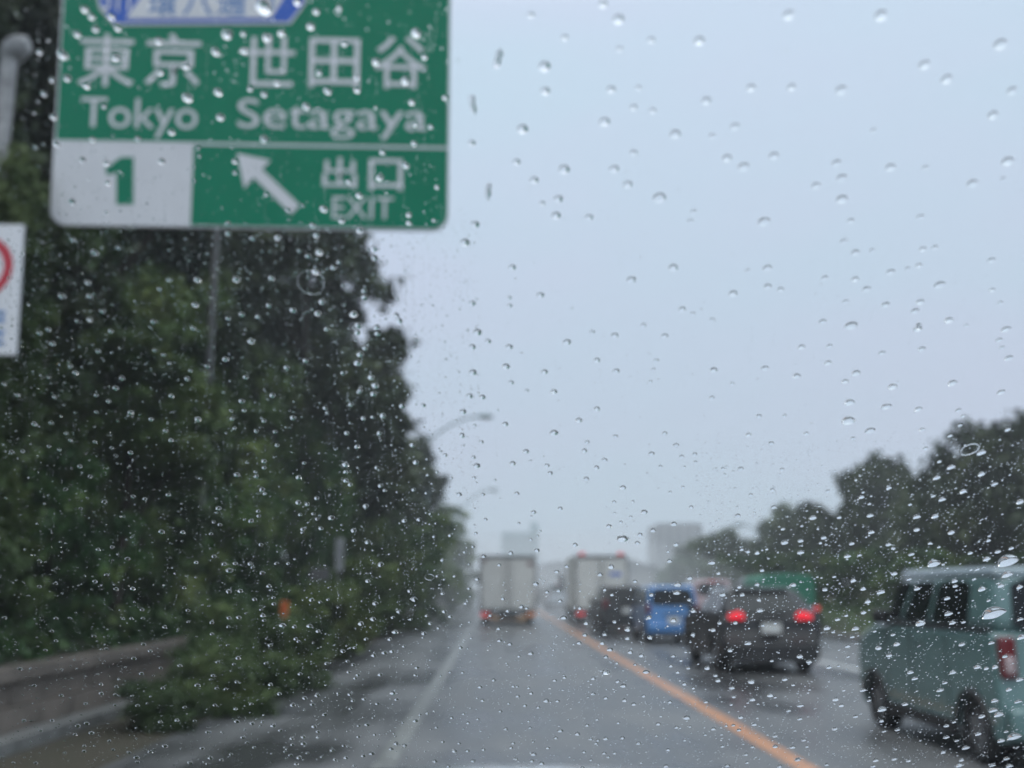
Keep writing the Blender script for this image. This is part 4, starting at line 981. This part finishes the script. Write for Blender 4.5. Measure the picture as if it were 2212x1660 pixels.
A3 = "809,73,26 502,106,28 640,81,22 697,92,20 389,138,20 1050,137,28 1241,150,20 1244,173,22 1206,198,26 1272,67,20 1257,47,24 1434,108,28 1478,117,24 1522,88,26 1443,168,20 1506,163,20 1524,188,20 1543,234,24 1593,182,34 1700,243,28 1828,29,26 1758,126,28 1849,51,18 1988,46,24 2049,64,22 2014,190,26 1943,197,24 2068,163,22 1768,299,28 1703,290,18 1455,238,24 1454,253,18 777,250,28 878,253,22 1014,259,20 1057,215,22 1028,204,18 1254,311,22 540,323,22 472,335,20 613,379,26 190,392,24 512,458,24 943,398,20 1029,368,24 1077,405,26 1131,402,24 1202,404,24 1329,402,22 1385,403,18 1261,448,26 1214,421,18 1104,435,36 1830,407,30 1768,487,24 1968,535,32 1991,576,40 2104,464,28 2127,386,28 2165,268,26 2088,273,24 2187,464,24 190,514,22 268,498,22 457,489,22 558,525,24 638,524,24 885,520,18 1100,537,28 1155,535,26 1293,512,24 1303,530,18 1314,567,20 1223,575,22 1498,577,26 1540,588,20 1577,576,18 1316,597,22 1263,653,26 1269,676,20 1358,700,36 1488,703,32 1415,707,24 1529,728,24 1255,624,18 1101,665,22 1148,662,26 1018,687,22 903,628,22 905,683,18 683,625,22 687,666,20 632,668,20 593,668,16 791,708,22 1019,742,20 1098,707,20 335,665,20 269,667,22 22,664,22 250,728,20 452,752,22 269,775,20 219,819,20 690,791,24 512,812,20 722,824,22 1804,594,30 1735,692,30 1793,670,30 1899,732,32 1917,633,26 1888,662,20 1974,673,22 2136,634,24 2165,657,28 2069,692,30 2038,739,26 2109,713,22 1759,766,22 1874,767,24 1847,831,28 1884,824,26 1797,844,28 1941,800,20 1705,807,22 2127,548,26 1648,824,26 1299,796,24 1144,857,26 1046,877,22 1124,887,18 1421,765,22 1435,777,20 1095,795,20 1571,883,26 1670,872,20 1698,889,20 1278,882,22 643,859,26 865,894,24 680,932,24 772,905,18 97,910,26 165,989,20 485,984,20 560,995,20 487,1028,24 555,1034,24 295,1038,24 412,1077,20 553,1083,20 636,1039,18 661,1086,22 783,1002,22 949,988,32 1023,941,20 1042,1002,22 1013,960,18 1085,1007,20 1138,973,22 1300,985,24 1443,934,24 1343,1030,24 1465,1050,26 1525,1037,28 1627,1026,22 1681,1032,24 1696,1062,22 1750,1054,24 1720,938,22 1707,954,20 1827,937,26 1675,924,20 2004,903,34 1996,939,28 2163,925,24 1889,1026,32 1905,1056,22 1814,1076,24 1685,1100,22 1407,1083,30 1502,1079,26 1132,1102,22 1208,1078,22 1033,1084,22 888,1094,22 115,1158,24 250,1158,20 374,1184,28 417,1172,28 440,1218,28 195,1206,20 360,1225,22 771,1165,24 850,1157,24 936,1159,18 1138,1162,28 1212,1171,26 1262,1164,22 1314,1182,34 1167,1238,26 1221,1287,20 1188,1263,22 997,1213,24 971,1291,24 913,1360,28 1012,1338,28 1063,1346,22 996,1366,18 1110,1320,20 1347,1205,22 1459,1268,30 1458,1237,26 1403,1244,24 1405,1273,22 1396,1324,24 1371,1307,20 1370,1286,18 1437,1336,28 1424,1366,24 1478,1314,22 1510,1186,28 1528,1210,24 1529,1237,24 1561,1128,30 1597,1300,28 1548,1332,22 1652,1278,22 1663,1336,26 1610,1345,22 1723,1235,22 1724,1182,20 1764,1176,28 1787,1316,32 1746,1326,26 1801,1225,18 1703,1372,22 1880,1294,26 1904,1268,26 1946,1276,24 656,1335,30 660,1357,24 722,1309,26 793,1281,30 619,1311,24 544,1298,20 404,1305,22 405,1280,18 310,1313,18 172,1361,20 525,1255,18 65,1360,18"
A1 = "300,262,60 323,375,44 415,412,44 372,165,42 460,140,40 566,135,42 535,80,44 1268,35,90 1430,10,44 1092,163,62 1282,180,50 1353,160,44 1170,162,34 1036,248,48 1174,243,42 763,197,44 895,318,44 772,350,36 557,275,52 1494,127,46 2000,160,56 1807,297,44 2040,275,36 1948,387,48 1655,210,36 1533,350,36 1575,437,46 1717,434,38 1715,375,30 1203,427,34 1270,452,38 1332,400,34 1048,443,46 901,470,60 1060,563,46 824,635,42 664,668,34 445,672,34 255,563,36 210,450,36 272,692,40 170,708,28 190,250,34 250,385,30 500,510,34 1472,512,46 1980,492,38 1806,520,20 1270,668,46 397,768,34 510,785,36 777,776,40 518,880,34 348,970,44 512,1022,20 1130,775,36 1130,830,28 1838,732,36 1950,795,40 1825,855,46 1677,875,34 1557,1005,48 1725,940,40 1643,1062,38 1503,1085,38 1730,1103,34 1518,1130,28 1335,1138,34 1385,1010,30 1455,990,26 1965,1033,34 1965,1072,34 1097,1075,30 1097,1125,26 2100,900,28 2085,1060,22 1280,935,28 952,710,28 957,750,24 933,870,22 2140,470,34 1990,690,34 1995,600,28 2070,610,30 440,80,40 408,45,44 1520,55,40 1630,40,30"
K = 0.8640625                              # 2560 px picture -> the 2212 px one used above
drops = []
for src, x0, y0, sc, wf in ((A8, 1150, 0, .6374, .92), (A5, 1050, 850, .27125, 1.05), (A7, 1600, 1000, .434, 1.0), (A4, 1000, 1200, .4343, 1.05), (AR, 1700, 1300, .3888, 1.0), (A2, 0, 560, .52, 1.0), (A3, 0, 1200, .52, 1.0), (A1, 0, 0, .52, .95)):
    for it in src.split():
        a, b, w = map(float, it.split(','))
        x, y = (x0 + a * sc) * K, (y0 + b * sc) * K; wd = w * sc * K * wf
        if any((x - p[0]) ** 2 + (y - p[1]) ** 2 < (0.45 * max(wd, p[2])) ** 2 for p in drops): continue
        drops.append((x, y, wd))
drops.sort(key=lambda d: -d[2])

def on_glass(px, py):
    d = ray(px, py); t = PD / d.dot(GN)
    p = CAM + d * t; return p, t                      # t is the depth along the view axis (the direction has unit axial length)
def frame(ang):
    """x axis along the drop's long side, in the plane of the glass"""
    ex = (GX * math.cos(ang) - GS * math.sin(ang)).normalized(); ey = GN.cross(ex).normalized()
    return ex, ey
def lean(px, py):
    k = min(1, max(0, (px - 1500) / 600)) * min(1, max(0, (py - 300) / 700))
    return k
def dark_scale(px, py, w):
    # over dark things only the bright part of a drop was measured
    if w < 6.5: return 1.0
    if px < 1035 and 488 < py < 1500 and not (py > 1380 and px > 800): return 1.02
    if px > 1500 and py > 1270 - (px - 1640) * .65: return 1.08
    if py > 1150: return 1.0
    return .84 if py < 700 and px > 969 else .90
def drop_matrix(px, py, w, r):
    p, t = on_glass(px, py); a = w / F * t / 2 * dark_scale(px, py, w)
    k = lean(px, py)
    ang = R(r.uniform(-12, 12)) * (1 - k) + R(38) * k
    el = r.uniform(.94, 1.08) * (1 + .45 * k)
    if px < 900 and py < 1300: ang = R(r.uniform(70, 110)); el = r.uniform(1.0, 1.18)
    ex, ey = frame(ang)
    h = a * r.uniform(.9, 1.1) * (1 - .42 * min(1, max(0, (900 - py) / 500)) * (1 if px > 969 else 0))
    sx, sy = (a, a / el) if k > .05 else (a * (el if abs(ang) > 1 else 1), a)
    q = GN * h - GS * (a * .22)                     # the wind pushes the drops up the glass
    Mx = Matrix(((ex.x * sx, ey.x * sy, q.x, p.x), (ex.y * sx, ey.y * sy, q.y, p.y), (ex.z * sx, ey.z * sy, q.z, p.z), (0, 0, 0, 1)))
    return Matrix.Translation(GN * .00008) @ Mx
def near_name(x, y, names):
    return min(names, key=lambda n: (n[0] - x) ** 2 + (n[1] - y) ** 2)[2]
SIGNP = [(230, 130, 'the first kanji of Tokyo'), (374, 130, 'the second kanji of Tokyo'), (480, 150, 'the gap between the two place names'), (580, 130, 'the first kanji of Setagaya'),
         (722, 135, 'the middle kanji of Setagaya'), (865, 135, 'the last kanji of Setagaya'), (300, 250, 'the word Tokyo'), (610, 260, 'the start of the word Setagaya'), (830, 260, 'the end of the word Setagaya'),
         (180, 400, 'the white field with the number 1'), (330, 400, 'the right half of the number field'), (580, 390, 'the white arrow'), (780, 370, 'the two exit kanji'), (780, 450, 'the word EXIT'),
         (420, 25, 'the blue route badge'), (920, 400, 'the right border of the sign'), (130, 130, 'the left border of the sign')]
def where(x, y):
    if x < 969 and y < 488 and x > 107: return 'over %s on the green sign' % near_name(x, y, SIGNP)
    if x < 107 and y < 800: return 'at the left edge, %s' % ('above the small white sign' if y < 470 else 'beside the small white sign')
    if x < 850 + max(0, (y - 600) * .33) and y < 1380 and x < 1035:
        return 'over the dark trees %s, %s' % (('left of the pole', 'right of the pole', 'by the sky edge')[min(2, int(max(0, x - 150) // 300))], ('under the sign', 'at mid height', 'low by the wall')[min(2, int(max(0, y - 480) // 300))])
    if x > 1860 and y > 1225: return 'over the teal minicar, %s' % near_name(x, y, [(1900, 1400, 'front door'), (2040, 1300, 'side window'), (2180, 1310, 'rear window'), (2160, 1410, 'tail lamp'), (2000, 1480, 'side panel'), (1900, 1560, 'front wheel'), (2110, 1600, 'rear wheel')])
    if 1490 < x < 1780 and 1275 < y < 1455: return 'over the black hatchback, %s' % ('left half' if x < 1640 else 'right half')
    if 1640 < x and y > 1270 - (x - 1640) * .65: return 'over the trees on the right, %s' % ('by the hazy left end' if x < 1830 else ('under the round treetop' if x < 2000 else 'under the highest treetop'))
    if y < 1200: return 'against the pale sky, %s' % (('top edge', 'top', 'upper', 'upper middle', 'middle', 'lower middle', 'lower')[min(6, int(y // 165))] + ' band, ' + ('beside the sign', 'left of centre', 'centre', 'right of centre', 'right edge')[min(4, int(max(0, x - 960) // 250))])
    if y > 1385: return 'over the wet road, %s' % ('left of the white line' if x < 1010 - .67 * (y - 1380) else ('between the lines' if x < 1290 + 1.65 * (y - 1375) else 'right of the orange line'))
    return 'over the queue of traffic ahead, %s' % near_name(x, y, [(1092, 1280, 'at the first box truck'), (1290, 1270, 'at the second box truck'), (1440, 1320, 'at the blue hatchback'), (1190, 1290, 'between the trucks'), (1560, 1250, 'above the blue hatchback')])
special = {0: 'widest flat raindrop of all, over the rear window of the teal minicar', 1: 'second widest flat raindrop, above the roof of the teal minicar'}
BIG = 295
rd = random.Random(5); seen = {}
for k, (x, y, w) in enumerate(drops[:BIG]):
    o = bpy.data.objects.new('raindrop', DM[k % 6]); COL.objects.link(o); o.matrix_world = drop_matrix(x, y, w, rd)
    wh = where(x, y); seen.setdefault(wh, []).append((o, w, x, y, k))
for wh, lst in seen.items():
    xs = sorted(lst, key=lambda q: -q[1]); used = {}
    for q, (o, w, x, y, k) in enumerate(xs):
        if k in special: lab = special[k]
        elif len(xs) == 1: lab = 'clear raindrop ' + wh
        elif q == 0: lab = 'largest raindrop ' + wh
        elif q == len(xs) - 1: lab = 'smallest raindrop ' + wh
        else:
            rest = [p for i, p in enumerate(xs) if 0 < i < len(xs) - 1]
            if len(rest) > 1 and x == max(p[2] for p in rest): lab = 'rightmost medium raindrop ' + wh
            elif len(rest) > 1 and x == min(p[2] for p in rest): lab = 'leftmost medium raindrop ' + wh
            elif len(rest) > 3 and y == min(p[3] for p in rest): lab = 'highest medium raindrop ' + wh
            elif len(rest) > 4 and y == max(p[3] for p in rest): lab = 'lowest medium raindrop ' + wh
            else: lab = 'medium raindrop ' + wh
        tag(o, lab, 'raindrop', 'raindrops ' + wh.split(',')[0])

def merge_caps(name, items, ns, nr, seed, label, ang=(54, 70)):
    r = random.Random(seed); V = []; Fc = []; n0 = 0; smooth = []
    base = [cap_verts(ns, nr, R(a), s, .06) for s, a in enumerate(np.linspace(ang[0], ang[1], 5))]
    for (x, y, w) in items:
        v, f = base[r.randrange(5)]
        m = np.array(drop_matrix(x, y, w, r)); V.append(v @ m[:3, :3].T + m[:3, 3])
        Fc += [tuple(i + n0 for i in q) for q in f]; smooth += [len(q) < 6 for q in f]; n0 += len(v)
    me = bpy.data.meshes.new(name); me.from_pydata(np.concatenate(V).tolist(), [], Fc)
    me.polygons.foreach_set('use_smooth', smooth); me.set_sharp_from_angle(angle=R(30)); me.materials.append(water)
    return link(name, me, None, None, label=label, cat='raindrops', kind='stuff')
merge_caps('small_raindrops', drops[BIG:], 16, 5, 1, 'remaining small raindrops scattered over the windscreen')
# fine specks between the drops: trails of beads and loose specks
sp = []
r = random.Random(11)
def dens(x, y):
    if y < 480: return .22 if x < 969 else .05
    if x < 1035 and y < 1380: return .75
    if x > 1500 and y > 950: return 1.0
    if y > 1250: return .8
    return .07
while len(sp) < 20000:
    x, y = r.uniform(-10, 2222), r.uniform(-10, 1669)
    if r.random() > dens(x, y): continue
    if r.random() < .07:                                   # a trail of beads
        n = r.randint(3, 9); k = lean(x, y); g = R(90 + r.uniform(-6, 6)) * (1 - k) + R(38 + r.uniform(-12, 12)) * k
        for i in range(n):
            d = i * 8.5 + r.gauss(0, 1.5)
            sp.append((x + d * math.cos(g) + r.gauss(0, 1.2), y - d * math.sin(g) + r.gauss(0, 1.0), r.uniform(1.3, 3.2)))
    else:
        sp.append((x, y, min(6.0, r.expovariate(1) * 1.35 + 1.3)))
merge_caps('fine_water_specks', sp, 8, 2, 2, 'fine mist of water specks and bead trails all over the windscreen', (50, 72))
# ring shaped marks left by dried drops
def ring_mark(px, py, w, ang, el, lab):
    p, t = on_glass(px, py); a = w / F * t / 2; ex, ey = frame(ang); n = 40; rr_ = a * (.10 if w < 50 else .035); vs = []; fs = []; m = 8
    rj = random.Random(int(px))
    for k in range(n):
        g = 2 * math.pi * k / n; q = 1 + rj.uniform(-.03, .03)
        for j in range(m):
            h = math.pi * j / (m - 1); rho = 1 * q - (rr_ / a) * math.cos(h)
            vs.append(p + (ex * math.cos(g) + ey * math.sin(g) * el) * a * rho + GN * (rr_ * .7 * math.sin(h) + .00008))
    for k in range(n):
        for j in range(m): fs.append((k * m + j, ((k + 1) % n) * m + j, ((k + 1) % n) * m + (j + 1) % m, k * m + (j + 1) % m))
    o = MB().add(vs, fs).build('water_ring', water, None, smooth=True); tag(o, lab, 'water mark', 'ring shaped water marks')
ring_mark(2095, 971, 40, R(35), .75, 'thin ring of water over the tall trees near the right edge')
ring_mark(928, 1247, 20, 0, 1.0, 'small round ring of water left of the box truck')
ring_mark(672, 610, 58, 0, 1.1, 'faint wide ring of water over the left trees under the green sign')

def run_drop(px, py, w, l, ang, seed, lab):
    v, f = cap_verts(32, 9, R(60), seed, .10)
    me = bpy.data.meshes.new('water_run'); v[:, 1] *= 1.0; v[:, 0] *= 1 - .45 * np.exp(-((v[:, 1] + .1) / .28) ** 2)
    me.from_pydata(v.tolist(), [], f); flag_smooth(me, 32); me.materials.append(water)
    p, t = on_glass(px, py); a = w / F * t / 2; b_ = l / F * t / 2; ex, ey = frame(ang)
    o = bpy.data.objects.new('water_run', me); COL.objects.link(o)
    o.matrix_world = Matrix.Translation(GN * .00008) @ Matrix(((ex.x * a, ey.x * b_, GN.x * a, p.x), (ex.y * a, ey.y * b_, GN.y * a, p.y), (ex.z * a, ey.z * b_, GN.z * a, p.z), (0, 0, 0, 1)))
    tag(o, lab, 'raindrop', 'runs of water on the glass')
run_drop(1076, 128, 17, 48, R(-16), 1, 'long twin drop high in the sky right of the green sign')
run_drop(1021, 226, 17, 44, R(4), 2, 'tall dark drop against the sky beside the word Setagaya')
run_drop(1055, 414, 14, 40, R(-6), 3, 'tall thin drop against the sky right of the word EXIT')
run_drop(1346, 1163, 11, 27, R(78), 5, 'slanting flat drop against the lower sky above the second box truck')
run_drop(1309, 1452, 19, 21, 0, 6, 'dark-rimmed lumpy drop over the orange line')
run_drop(1985, 706, 14, 22, R(10), 8, 'pear-shaped drop against the sky near the right edge')
run_drop(778, 842, 13, 22, R(-20), 9, 'slanting long drop low on the sky edge of the left trees')
run_drop(860, 688, 15, 30, R(20), 4, 'ragged drop at the sky edge of the left trees')

# ------------------------------------------------------------------ rain haze
hz = bpy.data.materials.new('haze'); hz.use_nodes = True; hn = hz.node_tree; hn.nodes.clear()
pv = hn.nodes.new('ShaderNodeVolumePrincipled'); pv.inputs['Color'].default_value = (0.93, 0.96, 1.0, 1); pv.inputs['Density'].default_value = 0.0016
pv.inputs['Anisotropy'].default_value = 0.2
ho = hn.nodes.new('ShaderNodeOutputMaterial'); hn.links.new(pv.outputs[0], ho.inputs['Volume'])
MB().box((0, 1170, 21.7), (3020, 2480, 46.5)).build('haze', hz, None, kind='stuff')
# spray thrown up by the queue of traffic: a low bank of mist over the road ahead
sv = bpy.data.materials.new('spray'); sv.use_nodes = True; sn_ = sv.node_tree; sn_.nodes.clear()
p2 = sn_.nodes.new('ShaderNodeVolumePrincipled'); p2.inputs['Color'].default_value = (0.95, 0.97, 1.0, 1); p2.inputs['Density'].default_value = 0.0075
o2 = sn_.nodes.new('ShaderNodeOutputMaterial'); sn_.links.new(p2.outputs[0], o2.inputs['Volume'])
vs = []; fs = []; n1, n2 = 16, 32
for j in range(n1 + 1):
    for i in range(n2):
        a, b = math.pi / 2 * j / n1, 2 * math.pi * i / n2
        vs.append((3 + 15 * math.sin(a) * math.cos(b), 84 + 52 * math.sin(a) * math.sin(b), -.5 + 6.0 * math.cos(a)))
for j in range(n1):
    for i in range(n2): fs.append((j * n2 + i, j * n2 + (i + 1) % n2, (j + 1) * n2 + (i + 1) % n2, (j + 1) * n2 + i))
fs.append(tuple(n1 * n2 + i for i in range(n2)))
MB().add(vs, fs).build('road_spray', sv, None, kind='stuff')
